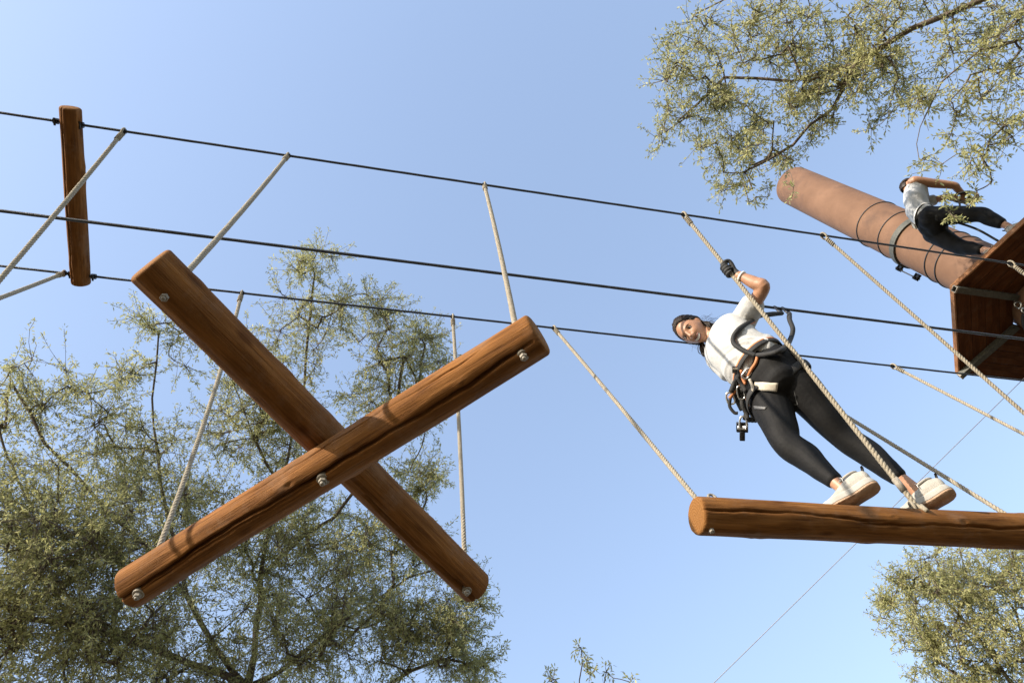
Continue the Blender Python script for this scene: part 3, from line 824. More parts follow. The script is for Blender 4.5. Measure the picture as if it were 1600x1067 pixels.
    vv = np.stack([st, st + q * ln * .33 + sdv * w, mid + q * ln * .2 + sdv * w * .75, tip, mid + q * ln * .2 - sdv * w * .75, st + q * ln * .33 - sdv * w], 2).reshape(-1, 3)
    cnt = m * leaves_n
    fb = np.array([[0, 1, 2, 5], [2, 3, 4, 5]])
    ff = (fb[None] + (np.arange(cnt) * 6)[:, None, None]).reshape(-1, 4)
    lo = fast_mesh('leaves', vv, ff, leafmat, T); lo['kind'] = 'stuff'
    tint = np.clip(.48 + .14 * tw_t[:, None] + rs.normal(0, .11, (m, leaves_n)), 0, 1)
    at = lo.data.attributes.new('tint', 'FLOAT', 'POINT'); at.data.foreach_set('value', np.repeat(tint.ravel(), 6).astype(np.float32))
    return T
def fast_mesh(name, vv, ff, mat, parent):
    off = OFF[parent.name]
    me = bpy.data.meshes.new(name)
    vv = np.asarray(vv, np.float32) - np.array(off, np.float32); ff = np.asarray(ff, np.int32)
    me.vertices.add(len(vv)); me.vertices.foreach_set('co', vv.ravel())
    me.loops.add(ff.size); me.loops.foreach_set('vertex_index', ff.ravel())
    me.polygons.add(len(ff)); me.polygons.foreach_set('loop_start', np.arange(0, ff.size, 4, dtype=np.int32)); me.polygons.foreach_set('loop_total', np.full(len(ff), 4, np.int32))
    me.update(calc_edges=True)
    me.polygons.foreach_set('use_smooth', [True] * len(ff))
    me.materials.append(mat)
    o = bpy.data.objects.new(name, me); COL.objects.link(o); o.parent = parent; OFF[o.name] = off
    return o
def clumps_from(spec, seed):
    """spec rows: picture x, y, spread, distance, depth spread, clump radius, number, twigs"""
    rs = np.random.default_rng(seed); out = []
    for (px, py, sp, d, ds, r, n, tw) in spec:
        for k in range(n):
            a = rs.uniform(0, 6.28); rr = sp * math.sqrt(rs.uniform(0, 1))
            c = atd(px + rr * math.cos(a), py + rr * math.sin(a), d + rs.uniform(-ds, ds))
            out.append((tuple(c), r * rs.uniform(.75, 1.25), tw))
    return out
# big tree at left
tl_base = Vector((-1.7, 8.6, -.1))
fork = atd(385, 1075, 9.3)
limbs = [
    [tl_base, tl_base + Vector((.1, -.2, 2.4)), fork],
    [fork, atd(405, 900, 9.5), atd(440, 760, 9.6), atd(475, 600, 9.8), atd(490, 430, 10.2)],
    [fork, atd(290, 930, 9.2), atd(170, 800, 9.0), atd(70, 690, 9.2), atd(20, 600, 9.6)],
    [atd(290, 930, 9.2), atd(250, 760, 9.6), atd(235, 620, 10.0), atd(250, 520, 10.2)],
    [atd(405, 900, 9.5), atd(520, 810, 9.2), atd(600, 700, 9.2), atd(630, 560, 9.6)],
    [fork, atd(520, 980, 9.0), atd(640, 900, 9.0), atd(720, 880, 9.2)],
    [fork, atd(200, 1000, 8.8), atd(40, 960, 8.6), atd(-120, 900, 8.8)],
    [fork, atd(560, 1090, 8.8), atd(690, 1030, 8.9)],
    [atd(440, 760, 9.6), atd(380, 640, 9.4), atd(340, 560, 9.4)],
]
spec = [
    (15, 590, 45, 9.4, .6, .34, 5, 8), (75, 600, 45, 9.3, .6, .34, 5, 8), (40, 680, 70, 9.2, .8, .4, 7, 10), (130, 650, 45, 9.2, .6, .36, 5, 9),
    (215, 590, 35, 9.9, .4, .32, 4, 10), (240, 500, 25, 10.1, .3, .28, 4, 9), (290, 540, 40, 10.0, .4, .3, 4, 10), (200, 680, 50, 9.6, .6, .34, 5, 12), (300, 660, 70, 9.6, .6, .36, 6, 11),
    (500, 420, 30, 10.2, .3, .30, 5, 10), (455, 440, 30, 10.1, .3, .3, 3, 9), (480, 520, 70, 10.0, .5, .36, 12, 13), (560, 490, 50, 9.9, .5, .34, 8, 12), (630, 520, 45, 9.7, .5, .34, 8, 13), (590, 590, 70, 9.6, .6, .38, 13, 15), (690, 560, 35, 9.6, .4, .28, 4, 8), (660, 640, 40, 9.5, .4, .32, 6, 12),
    (410, 600, 70, 9.7, .6, .36, 12, 13), (420, 700, 80, 9.6, .7, .4, 14, 14), (640, 740, 40, 9.3, .5, .32, 8, 12), (620, 830, 60, 9.2, .6, .36, 11, 14),
    (90, 790, 110, 9.0, 1.0, .45, 22, 18), (230, 800, 90, 9.2, .9, .45, 16, 17), (60, 900, 100, 8.8, 1.0, .45, 20, 18), (200, 930, 110, 9.0, 1.0, .45, 20, 16), (340, 830, 80, 9.4, .8, .42, 12, 15), (60, 1030, 110, 8.8, .9, .45, 18, 16), (230, 1050, 100, 8.9, .9, .45, 14, 15),
    (430, 880, 80, 9.3, .9, .4, 17, 15), (520, 900, 70, 9.1, .8, .38, 14, 14), (420, 1020, 90, 9.0, .9, .4, 19, 15), (560, 1010, 80, 8.9, .8, .38, 18, 15), (660, 960, 70, 9.0, .7, .36, 16, 15), (705, 1030, 50, 8.9, .6, .34, 13, 15), (480, 800, 70, 9.5, .7, .36, 10, 13), (735, 930, 28, 9.1, .3, .26, 3, 8), (650, 880, 50, 9.1, .5, .34, 5, 11),
    (-120, 800, 120, 9.0, 1.0, .45, 14, 14), (-120, 980, 120, 8.8, 1.0, .45, 14, 14), (-100, 660, 80, 9.2, .8, .4, 8, 13), (350, 1180, 300, 9.0, 1.2, .45, 30, 12),
]
make_tree('thorn_tree', 'large feathery olive green tree filling the lower left behind the crossed logs', limbs, clumps_from(spec, 3), 11, M['leaf'], leaf=.043, leaves_n=26, group='feathery trees', trunk_r=.10, tip_r=.0021, wid=.27, dens=1.6, spread=1.3, droop=.1)

# tree reaching in from the upper right
tr_base = Vector((10.5, -2.6, -.1))
R1 = atd(1640, -60, 9.0)
limbs = [
    [tr_base, tr_base + Vector((-.3, .2, 3.5)), tr_base + Vector((-.9, .5, 6.2)), R1],
    [R1, atd(1530, 0, 8.9), atd(1420, 45, 8.8), atd(1340, 100, 8.7), atd(1240, 130, 8.7), atd(1130, 120, 8.8), atd(1060, 190, 8.9)],
    [atd(1340, 100, 8.7), atd(1300, 170, 8.5), atd(1240, 230, 8.4), atd(1160, 270, 8.4)],
    [R1, atd(1600, 60, 8.6), atd(1530, 80, 8.3), atd(1470, 130, 8.2), atd(1440, 200, 8.1), atd(1435, 250, 8.0)],
    [R1, atd(1660, 120, 8.4), atd(1600, 180, 8.3), atd(1545, 215, 8.2), atd(1510, 270, 8.1)],
    [R1, atd(1560, -80, 9.2), atd(1400, -60, 9.3), atd(1200, -20, 9.2), atd(1090, 20, 9.1)],
]
spec = [
    (1070, 60, 30, 9.0, .4, .3, 6, 12), (1060, 120, 28, 8.9, .4, .3, 6, 12), (1050, 180, 25, 8.9, .3, .26, 4, 10), (1022, 220, 16, 8.9, .2, .2, 2, 9), (1100, 160, 40, 8.8, .4, .32, 9, 14), (1150, 60, 50, 9.0, .5, .34, 10, 14), (1150, 180, 50, 8.7, .5, .34, 12, 15), (1110, 240, 28, 8.6, .3, .26, 5, 11), (1150, 285, 30, 8.5, .3, .24, 5, 10), (1195, 235, 42, 8.5, .4, .28, 8, 12), (1190, 300, 14, 8.5, .2, .16, 2, 6),
    (1230, 110, 60, 8.8, .5, .36, 14, 16), (1230, 20, 55, 9.1, .5, .34, 9, 13), (1262, 178, 38, 8.5, .4, .3, 8, 13), (1320, 60, 60, 8.9, .5, .36, 12, 15), (1330, 140, 50, 8.6, .4, .32, 9, 13), (1370, 190, 28, 8.4, .3, .24, 3, 8), (1410, 90, 50, 8.7, .5, .34, 9, 14), (1400, 10, 55, 9.0, .5, .34, 9, 13), (1432, 165, 26, 8.2, .3, .24, 5, 9), (1500, 50, 55, 8.7, .5, .34, 8, 12), (1515, 115, 42, 8.4, .4, .28, 5, 9),
    (1575, 105, 42, 8.5, .4, .3, 5, 10), (1580, 30, 50, 8.8, .5, .34, 7, 11), (1490, 190, 22, 8.1, .2, .22, 3, 8), (1455, 255, 18, 8.0, .2, .18, 2, 7), (1520, 255, 30, 8.1, .3, .24, 4, 9), (1560, 210, 30, 8.2, .3, .26, 4, 10), (1590, 190, 30, 8.2, .3, .22, 3, 7), (1470, 310, 9, 8.0, .1, .12, 2, 4), (1490, 345, 8, 8.0, .1, .11, 2, 4), (1530, 300, 10, 8.0, .1, .13, 2, 4), (1245, 290, 6, 7.2, .1, .10, 1, 3),
    (1680, 60, 90, 8.8, .8, .4, 16, 12), (1300, -120, 200, 9.4, .8, .4, 26, 12), (1560, -120, 150, 9.2, .8, .4, 18, 12),
]
make_tree('thorn_tree', 'feathery tree branch hanging into the upper right corner above the pole', limbs, clumps_from(spec, 5), 12, M['leaf2'], leaf=.041, leaves_n=20, group='feathery trees', trunk_r=.09, tip_r=.0022, wid=.34, dens=.85, spread=1.08, droop=.1)

# sunlit tree below the platform
tb_base = Vector((11.6, 8.9, -.1))
F3 = atd(1640, 1150, 14.2)
limbs = [[tb_base, tb_base + Vector((.05, .05, 2)), F3], [F3, atd(1560, 1040, 14.2), atd(1500, 960, 14.2), atd(1440, 900, 14.3)], [F3, atd(1590, 960, 14.6), atd(1540, 890, 14.8)], [F3, atd(1500, 1060, 13.9), atd(1420, 1000, 13.9)], [F3, atd(1680, 980, 14.6), atd(1660, 880, 14.9)]]
spec = [(1445, 905, 40, 14.3, .6, .36, 12, 15), (1400, 920, 26, 14.2, .4, .3, 6, 12), (1382, 960, 22, 14.1, .3, .26, 5, 10), (1368, 935, 12, 14.2, .2, .22, 3, 8), (1510, 895, 45, 14.4, .6, .38, 14, 15), (1560, 930, 50, 14.5, .7, .4, 14, 15), (1470, 960, 50, 14.1, .6, .4, 14, 15), (1430, 985, 30, 13.9, .4, .32, 7, 13), (1530, 1000, 50, 14.0, .7, .4, 14, 15), (1590, 1030, 50, 14.1, .7, .4, 14, 14), (1460, 1045, 40, 13.9, .5, .34, 8, 13), (1530, 1070, 40, 13.9, .5, .36, 8, 13), (1590, 880, 40, 14.7, .6, .36, 9, 13), (1680, 980, 90, 14.5, .9, .42, 24, 13), (1600, 1150, 90, 14.0, .8, .42, 18, 12)]
make_tree('thorn_tree', 'sunlit yellowish olive tree in the lower right corner under the log', limbs, clumps_from(spec, 6), 13, M['leaf2'], leaf=.054, leaves_n=22, group='feathery trees', trunk_r=.12, wid=.30, spread=1.15)

# tip of a young tree at the bottom edge
ty_base = Vector((3.1, 7.4, -.1))
F4 = atd(905, 1130, 8.7)
limbs = [[ty_base, F4], [F4, atd(905, 1060, 8.7), atd(908, 1012, 8.7)], [F4, atd(870, 1060, 8.7)], [F4, atd(940, 1075, 8.8)]]
spec = [(908, 1010, 4, 8.7, .1, .12, 1, 5), (917, 1044, 16, 8.7, .15, .17, 2, 6), (858, 1056, 10, 8.7, .1, .15, 2, 5), (944, 1050, 8, 8.8, .1, .12, 1, 5), (985, 1064, 8, 8.8, .1, .12, 1, 5), (885, 1090, 30, 8.7, .2, .2, 4, 6), (905, 1150, 70, 8.7, .4, .3, 14, 11)]
make_tree('thorn_tree', 'thin tip of a young tree rising at the bottom edge beside the large tree', limbs, clumps_from(spec, 8), 14, M['leaf'], leaf=.055, leaves_n=9, group='feathery trees', trunk_r=.05)

# ------------------------------------------------------------------ people
UPV = Vector((0, 0, 1))
def hnoise(co, k, amp, seed):
    r_ = np.random.default_rng(seed); out = np.zeros(len(co))
    for i in range(k):
        f_ = r_.normal(0, 1, 3); f_ = f_ / np.linalg.norm(f_) * r_.uniform(18, 60); out += np.sin(co @ f_ + r_.uniform(0, 6.28)) * amp / math.sqrt(k)
    return out
def head_shape(c, F, U, sc=1.0):
    """head and face as a closed grid in local axes: x her right, y forward, z up"""
    Rr = F.cross(U).normalized()
    def g(a, w): return math.exp(-(a / w) ** 2)
    vs = []; fs = []; seg, rings = 72, 54
    for i in range(rings + 1):
        th = math.pi * i / rings
        for k in range(seg):
            ph = 2 * math.pi * k / seg
            x = .071 * math.sin(th) * math.cos(ph); y = .092 * math.sin(th) * math.sin(ph); z = .112 * math.cos(th)
            if z < .0:
                t = min(1, -z / .11); x *= 1 - .30 * t ** 1.3
                if y > 0: y *= 1 + .02 * t
                else: y *= 1 - .25 * t
            if y > 0:
                y *= .97
                y -= .010 * (g(x - .030, .015) + g(x + .030, .015)) * g(z - .014, .013)          # sockets
                y += .005 * g(z - .034, .010) * g(x, .05)                                          # brow
                y += .007 * (g(x - .036, .018) + g(x + .036, .018)) * g(z + .026, .018)           # cheeks
                y += .006 * g(x, .022) * g(z + .058, .018)                                         # mouth mound
                y += .009 * g(x, .020) * g(z + .095, .016)                                         # chin
                y -= .005 * g(x, .02) * g(z + .078, .006)
            vs.append(Vector(c) + (Rr * x + F * y + U * z) * sc)
    for i in range(rings):
        for k in range(seg):
            k2 = (k + 1) % seg
            fs.append((i * seg + k, (i + 1) * seg + k, (i + 1) * seg + k2, i * seg + k2))
    return vs, fs, Rr
def hand_mesh(mb, wrist, grip, kaxis, rrope, side=1.0, sc=1.0):
    """closed hand round a rod: palm, four unequal fingers, thumb from the side of the palm"""
    k = Vector(kaxis).normalized(); p = Vector(wrist) - Vector(grip); p = (p - k * p.dot(k)).normalized(); s = k.cross(p) * side
    rr = rrope + .0085 * sc
    knuckle = Vector(grip) + p * .022 + s * (rr + .010)
    loft(mb, [Vector(wrist), Vector(wrist).lerp(knuckle, .45) + s * .004, knuckle], [.024 * sc, .037 * sc, .040 * sc], [.020 * sc, .017 * sc, .013 * sc], k, 4, 16)
    lens = (235, 262, 252, 215); rad = (.0098, .0104, .0100, .0088)
    for i in range(4):
        hgt = (1.5 - i) * .0195 * sc
        pts = []
        for t in np.linspace(0, 1, 9):
            w = math.radians(62 + lens[i] * t); r_ = rr * (1.25 - .25 * min(1, t * 2.2))
            pts.append(Vector(grip) + k * (hgt - .004 * t) + (p * math.cos(w) + s * math.sin(w)) * r_)
        pts.insert(0, knuckle + k * hgt * 1.02 + p * .012)
        loft(mb, pts, [rad[i] * sc] * 3 + [rad[i] * .97 * sc] * 4 + [rad[i] * .88 * sc] * 3, [rad[i] * sc] * 3 + [rad[i] * .97 * sc] * 4 + [rad[i] * .85 * sc] * 3, k, 2, 10)
    th = [Vector(wrist).lerp(knuckle, .3) - s * .010 + k * .012, Vector(grip) + p * .034 - s * .018 + k * .030 * sc, Vector(grip) + p * .008 - s * (rr + .004) + k * .040 * sc, Vector(grip) - p * .016 - s * (rr * .8) + k * .036 * sc]
    loft(mb, th, [.014 * sc, .0125 * sc, .0108 * sc, .009 * sc], [.013 * sc, .0115 * sc, .010 * sc, .0085 * sc], k, 4, 10)
def limb(mb, pts, rad, side=None, sub=6, sides=18):
    side = side or UPV
    t = (Vector(pts[-1]) - Vector(pts[0])).normalized()
    if abs(t.dot(side)) > .9: side = Vector((1, 0, 0)) if abs(t.x) < .9 else Vector((0, 1, 0))
    loft(mb, pts, rad, rad, side, sub, sides)
def between(a, b, t): return Vector(a).lerp(Vector(b), t)
def shoe(parent, ankle, sole_z, fdir, sc=1.0, back=0.0):
    fdir = Vector((fdir[0], fdir[1], 0)).normalized(); sv = Vector((-fdir.y, fdir.x, 0))
    o = Vector((ankle.x, ankle.y, sole_z)) - fdir * back
    def pt(s, x, z): return o + (fdir * s + sv * x) * sc + UPV * z * sc * 1.12
    # outline of the sole
    prof = [(-.075, .010), (-.070, .024), (-.055, .034), (-.03, .037), (.0, .035), (.03, .034), (.07, .040), (.105, .046), (.14, .044), (.165, .036), (.18, .024), (.187, .008)]
    def slab(name, z0, z1, g0, g1, mat, toe=0.0):
        mb = MB(); ring_ = []
        for s_, w_ in prof: ring_.append((s_, w_))
        for s_, w_ in reversed(prof): ring_.append((s_, -w_))
        n_ = len(ring_); vs = []
        for (zz, gg) in ((z0, g0 - .003), (z0 + .002, g0), (z1 - .003, g1), (z1, g1 - .003)):
            for s_, w_ in ring_:
                s2 = .055 + (s_ - .055) * (1 + gg / .13); lift = toe * max(0, (s_ - .11) / .08) ** 2
                vs.append(pt(s2, w_ + math.copysign(gg, w_), zz + lift))
        fs = []
        for r_ in range(3):
            for q in range(n_): q2 = (q + 1) % n_; fs.append((r_ * n_ + q, r_ * n_ + q2, (r_ + 1) * n_ + q2, (r_ + 1) * n_ + q))
        fs.append(tuple(range(n_ - 1, -1, -1))); fs.append(tuple(3 * n_ + q for q in range(n_)))
        mb.add(vs, fs); return mb.build(name, mat, parent, True)
    out = slab('outsole', 0.0, .009, .002, .003, M['outsole'], .012)
    mid = slab('midsole', .009, .036, .004, -.001, M['midsole'], .012)
    mb = MB()
    loft(mb, [pt(-.050, 0, .060), pt(-.02, 0, .064), pt(.02, 0, .062), (pt(.06, 0, .052)), pt(.10, 0, .042), pt(.14, 0, .038), pt(.163, 0, .036)], [.030 * sc, .035 * sc, .036 * sc, .038 * sc, .041 * sc, .037 * sc, .026 * sc], [.044 * sc, .050 * sc, .046 * sc, .036 * sc, .027 * sc, .019 * sc, .015 * sc], sv, 4, 20)
    up = mb.build('upper', M['shoe'], parent)
    mb = MB(); cp_ = [pt(-.012 + back * .6 + (.045 + back * .3) * math.cos(w), .031 * math.sin(w), .097 + .010 * math.cos(w) * -1) for w in np.linspace(0, 2 * math.pi, 20, endpoint=False)]
    tube(mb, cp_, .006 * sc, 8, closed=True); mb.build('collar', M['shoe'], up)
    for q in range(4):
        s_ = .045 + q * .018; z_ = .092 - q * .0085
        mb = MB(); tube(mb, spline([pt(s_, -.020, z_ - .006), pt(s_ + .004, 0, z_ + .003), pt(s_, .020, z_ - .006)], 4), .0028, 6); mb.build('lace', M['white'], up)
    mb = MB(); tube(mb, spline([pt(.04, .01, .1), pt(.03, .03, .108), pt(.025, .042, .09), pt(.03, .05, .07)], 4), .0014, 5); tube(mb, spline([pt(.04, -.01, .1), pt(.045, -.03, .112), pt(.055, -.04, .095)], 4), .0014, 5); mb.build('lace_loop', M['white'], up)
    mb = MB(); box(mb, pt(-.070, 0, .105), (fdir * .004, sv * .006, UPV * .014 - fdir * .006), .0015); mb.build('heel_tab', M['webbing'], up)

# --- woman on the log
ZF = ZX + RW_ + CAM_Z                              # top of her log
Dw = Vector((-.98, -.16, 0)).normalized(); Lw = Vector((-Dw.y, Dw.x, 0))
def H(x, y, h): return Vector((x, y, ZF + h))
def AH(px, py, h): return atz(px, py, ZF - CAM_Z + h)
pel = AH(1204, 588, .86); wai = AH(1172, 562, 1.03); che = AH(1147, 542, 1.19); uch = AH(1135, 533, 1.28); nek = AH(1122, 527, 1.37)
r_hip = pel - Lw * .085 + Vector((0, 0, -.03)); l_hip = pel + Lw * .068 + Vector((.012, 0, -.045))
r_ank = AH(1319, 764, .085); l_ank = AH(1438, 772, .085)
r_kne = AH(1232, 693, .46); l_kne = AH(1323, 684, .455)
_far = lambda p, k: Vector((0, 0, CAM_Z)) + (p - Vector((0, 0, CAM_Z))) * k
l_hip = _far(l_hip, 1.008); l_kne = _far(l_kne, 1.006)
l_sho = nek + Lw * .125 + Vector((.05, 0, -.045)) - Dw * .02; r_sho = nek - Lw * .115 + Vector((.03, 0, -.06))
l_elb = AH(1193, 449, 1.23)
rbd = (ropeB_top - kB).normalized()
def rope_near(px, py):
    rr_ = RW @ np.array([px - 800.0, py - 533.5, F_PX]); rr_ = Vector(rr_).normalized(); o_ = Vector((0, 0, CAM_Z))
    w0_ = kB - o_; b_ = rbd.dot(rr_); d_1 = rbd.dot(w0_); e_1 = rr_.dot(w0_)
    return kB + rbd * ((b_ * e_1 - d_1) / (1 - b_ * b_))
grip = rope_near(1134, 424)
l_wri = grip + (l_elb - grip).normalized() * .075
r_elb = AH(1152, 596, 1.07); r_wri = AH(1168, 640, .90)
hc = AH(1083, 517.5, 1.475)
vdir = (hc - Vector((0, 0, CAM_Z))).normalized()
ir = Vector(RW @ [1, 0, 0]); ir = (ir - vdir * ir.dot(vdir)).normalized(); idn = vdir.cross(ir)
if idn.dot(Vector(RW @ [0, 1, 0])) < 0: idn = -idn
Uh = (-.90 * ir - .42 * idn + vdir * .18).normalized()
Fh = (-vdir * .93 + (-.42 * ir + .90 * idn) * .24 - .05 * ir); Fh = (Fh - Uh * Fh.dot(Uh)).normalized()
WO = thing('person', 'person in white shirt and black leggings standing on the log, holding a rope', 'person', (l_ank + r_ank) / 2 - Vector((0, 0, .085)))

mb = MB()
hv_, hf_, Rh = head_shape(hc, Fh, Uh); mb.add(hv_, hf_)
def hp(x, y, z): return hc + Rh * x + Fh * y + Uh * z
loft(mb, [hp(0, .082, .026), hp(0, .100, .0), hp(0, .110, -.020), hp(0, .092, -.030)], [.007, .008, .0125, .009], [.007, .009, .011, .006], Rh, 4, 12)   # nose
for s in (-1, 1):
    ellipsoid(mb, hp(s * .0135, .092, -.024), (Rh * .008, Fh * .010, Uh * .008), 12, 8)
    loft(mb, [hp(s * .070, -.004, .022), hp(s * .076, -.012, .004), hp(s * .070, -.006, -.020)], [.011, .013, .007], [.008, .009, .006], Fh, 4, 12)    # ears
loft(mb, [hp(0, -.022, -.05), between(hp(0, -.02, -.05), nek, .6), nek + Vector((0, 0, -.03))], [.052, .050, .062], [.054, .052, .062], Lw, 5, 20)
def torso(mb, g, d=0.0, hem=False):
    loft(mb, [pel + Vector((0, 0, -.09)), pel, between(pel, wai, .5), wai, between(wai, che, .55), che, uch, between(uch, nek, .55)],
         [.105 + g, .140 + g, .130 + g, .115 + g, .128 + g, .142 + g, .150 + g, .10 + g], [.075 + g, .095 + g, .090 + g, .082 + g, .098 + g, .112 + g, .098 + g, .07 + g], Lw, 6, 28, 2.2)
torso(mb, 0)
for s in (-1, 1): ellipsoid(mb, che + Dw * .075 + Lw * s * .062 + Vector((0, 0, .0)), (Lw * .055, Dw * .055, UPV * .058), 18, 12)
limb(mb, [between(uch, l_sho, .4), l_sho, between(l_sho, l_elb, .5), l_elb, between(l_elb, l_wri, .35), l_wri], [.055, .053, .043, .037, .038, .025])
limb(mb, [between(uch, r_sho, .4), r_sho, between(r_sho, r_elb, .5), r_elb, between(r_elb, r_wri, .35), r_wri], [.055, .053, .043, .036, .037, .025])
for hip, kne, ank in ((r_hip, r_kne, r_ank), (l_hip, l_kne, l_ank)):
    limb(mb, [hip, between(hip, kne, .5), kne, between(kne, ank, .3), between(kne, ank, .7), ank, ank - Vector((0, 0, .04))], [.072, .062, .045, .043, .033, .030, .034], Lw)
body = remeshed('body', mb, M['skin'], WO, .0052, 4)
# face details
def face_y(x, z):
    q = 1 - (x / .071) ** 2 - (z / .112) ** 2
    return .092 * .97 * math.sqrt(max(q, .02))
for s in (-1, 1):
    ex, ez = s * .030, .013
    ey = face_y(ex, ez) - .014
    mb = MB(); ellipsoid(mb, hp(ex, ey, ez), (Rh * .0150, Fh * .0105, Uh * .0068), 18, 12); e_ = mb.build('eye', M['eyewhite'], body)
    mb = MB(); ellipsoid(mb, hp(ex - .001, ey + .0072, ez), (Rh * .0062, Fh * .0042, Uh * .0060), 14, 10); mb.build('iris', M['iris'], body)
    mb = MB(); tube(mb, spline([hp(ex - .017, ey + .004, ez - .0005), hp(ex - .006, ey + .0115, ez + .0068), hp(ex + .006, ey + .0115, ez + .0068), hp(ex + .017, ey + .004, ez - .0005)], 4), .0022, 6); mb.build('eyelid', M['hair'], body)
    mb = MB(); tube(mb, spline([hp(ex - .021 * 1, face_y(ex - .021, .032) - .001, .029), hp(ex - .004, face_y(ex, .036) + .002, .036), hp(ex + .021, face_y(ex + .021, .032) - .001, .029)], 5), [.0022] * 11, 6, flat=.6); mb.build('eyebrow', M['hair'], body)
def mouth_arc(z, curve, w, dy, n=11):
    return [hp(w * t, face_y(w * t, z) + dy + .006 * math.exp(-(w * t / .022) ** 2), z + curve * t * t) for t in np.linspace(-1, 1, n)]
mb = MB(); tube(mb, mouth_arc(-.059, .019, .031, .0015), [.0012, .004] + [.0078] * 7 + [.004, .0012], 10, flat=.55, ref=Uh); mb.build('teeth', M['teeth'], body)
mb = MB(); tube(mb, mouth_arc(-.0480, .012, .038, .002), [.0012, .0025, .003, .0036, .0034, .003, .0034, .0036, .003, .0025, .0012], 8); mb.build('lip', M['lip'], body)
mb = MB(); tube(mb, mouth_arc(-.0715, .032, .038, .0025), [.0012, .003, .0038, .0042, .0046, .0048, .0046, .0042, .0038, .003, .0012], 8); mb.build('lip', M['lip'], body)
# hair
def hair_cap(parent, c, F, U, sc=1.0, tail=True, bod=None, seed=1, face=True):
    Rr = F.cross(U).normalized()
    def q_(x, y, z): return Vector(c) + (Rr * x + F * y + U * z) * sc
    rs = random.Random(seed)
    mb = MB()
    seg, rings = 64, 40; vs = []; idx = {}; fs = []; loc = []
    for i in range(rings + 1):
        th = math.pi * i / rings
        for k in range(seg):
            ph = 2 * math.pi * k / seg
            ux, uy, uz = math.sin(th) * math.cos(ph), math.sin(th) * math.sin(ph), math.cos(th)
            bv = min(1, max(0, (.10 + .55 * max(0, uz) - uy) / .42)); gx = (.885 + .135 * bv * bv * (3 - 2 * bv)) + .012 * math.sin(17 * ph + 3 * th) + .010 * math.sin(29 * ph - 5 * th)
            loc.append((ux, uy, uz)); vs.append(q_(.0795 * ux * gx, -.006 + .101 * uy * gx, .006 + .1195 * uz * gx))
    for i in range(rings):
        for k in range(seg):
            k2 = (k + 1) % seg; f = (i * seg + k, (i + 1) * seg + k, (i + 1) * seg + k2, i * seg + k2)
            cx, cy, cz = (sum(loc[j][m_] for j in f) / 4 for m_ in range(3))
            if cy > .10 + .55 * max(0, cz) + .035 * math.sin(9 * cx + 4) * math.cos(23 * cx) or cz < -.6: continue
            if cz < .12 and abs(cx) > .8 and cy > -.18: continue                  # round the ears
            fs.append(f)
    mb.add(vs, fs)
    h = mb.build('hair', M['hair'], parent)
    mb = MB()
    for i in range(300):                        # strands combed back from the hairline
        a = rs.uniform(-1.42, 1.42); ca = max(0.0, math.cos(a))
        st_ = Vector((math.sin(a), .13 + .60 * ca + rs.uniform(-.06, .06), ca * .93 + .04)).normalized()
        en_ = Vector((math.copysign(rs.uniform(0, .25), a), -1, rs.uniform(-.35, .0))).normalized()
        lift = rs.uniform(1.0, 1.11); pts = []
        for t in np.linspace(0, 1, 9):
            u_ = (st_ * (1 - t) + en_ * t + Vector((math.sin(a) * .45, 0, ca * .5)) * math.sin(t * math.pi)).normalized(); l_ = .905 + .115 * min(1, t * 3) ** .7 + (lift - 1) * math.sin(t * math.pi)
            pts.append(q_(.0795 * u_.x * l_, -.006 + .101 * u_.y * l_, .006 + .1195 * u_.z * l_))
        tube(mb, pts, [.0006] + [.0019] * 7 + [.0008], 4)
    mb.build('combed_strands', M['hair'], h)['kind'] = 'stuff'
    if tail:
        mb = MB()
        for i in range(120):
            ox, oy = rs.gauss(0, .016), rs.gauss(0, .014)
            L_ = rs.uniform(.13, .26); b0_ = q_(ox * .6, -.108 + oy * .6, -.012 + rs.gauss(0, .01))
            e1_ = q_(ox * 1.6, -.135 + oy, -.06); sw = Vector((rs.gauss(0, .025), rs.gauss(0, .025), 0))
            e2_ = e1_ + Vector((0, 0, -L_ * .6)) + sw * .5; e3_ = e1_ + Vector((0, 0, -L_)) + sw * 1.3
            tube(mb, spline([b0_, e1_, e2_, e3_], 4), [.003] * 10 + [.002, .0015, .0006], 4)
        mb.build('ponytail', M['hair'], h)['kind'] = 'stuff'
        mb = MB()
        for i in range(22):                     # loose strands
            sx = rs.choice((-1, -1, 1)); z0 = rs.uniform(-.06, .02)
            b0_ = q_(sx * .070, rs.uniform(-.09, -.03), z0)
            e1_ = b0_ + Rr * sx * rs.uniform(.01, .035) * sc - F * rs.uniform(.0, .03) - U * rs.uniform(.0, .05); e2_ = e1_ + Rr * sx * rs.uniform(-.01, .03) - U * rs.uniform(.01, .08) + Vector((rs.gauss(0, .02), rs.gauss(0, .02), -.02))
            tube(mb, spline([b0_, e1_, e2_], 5), [.0006] * 10 + [.0003], 3)
        mb.build('loose_strands', M['hair'], h)['kind'] = 'stuff'
    return h
hr_ = hair_cap(WO, hc, Fh, Uh, 1.0, True, seed=4)
mb = MB(); rs_ = random.Random(2)
for i in range(60):
    j1, j2 = rs_.gauss(0, 1), rs_.gauss(0, 1)
    tube(mb, spline([hp(.03 + .008 * j1, -.05, -.05 + .01 * j2), AH(1098 + 2 * j1, 543 + 2 * j2, 1.38), AH(1103 + 2.5 * j1, 553 + 1.5 * j2, 1.33), AH(1105 + 2 * j2, 561 + 3 * j1, 1.29)], 4), [.0025] * 10 + [.0018, .0012, .0005], 4)
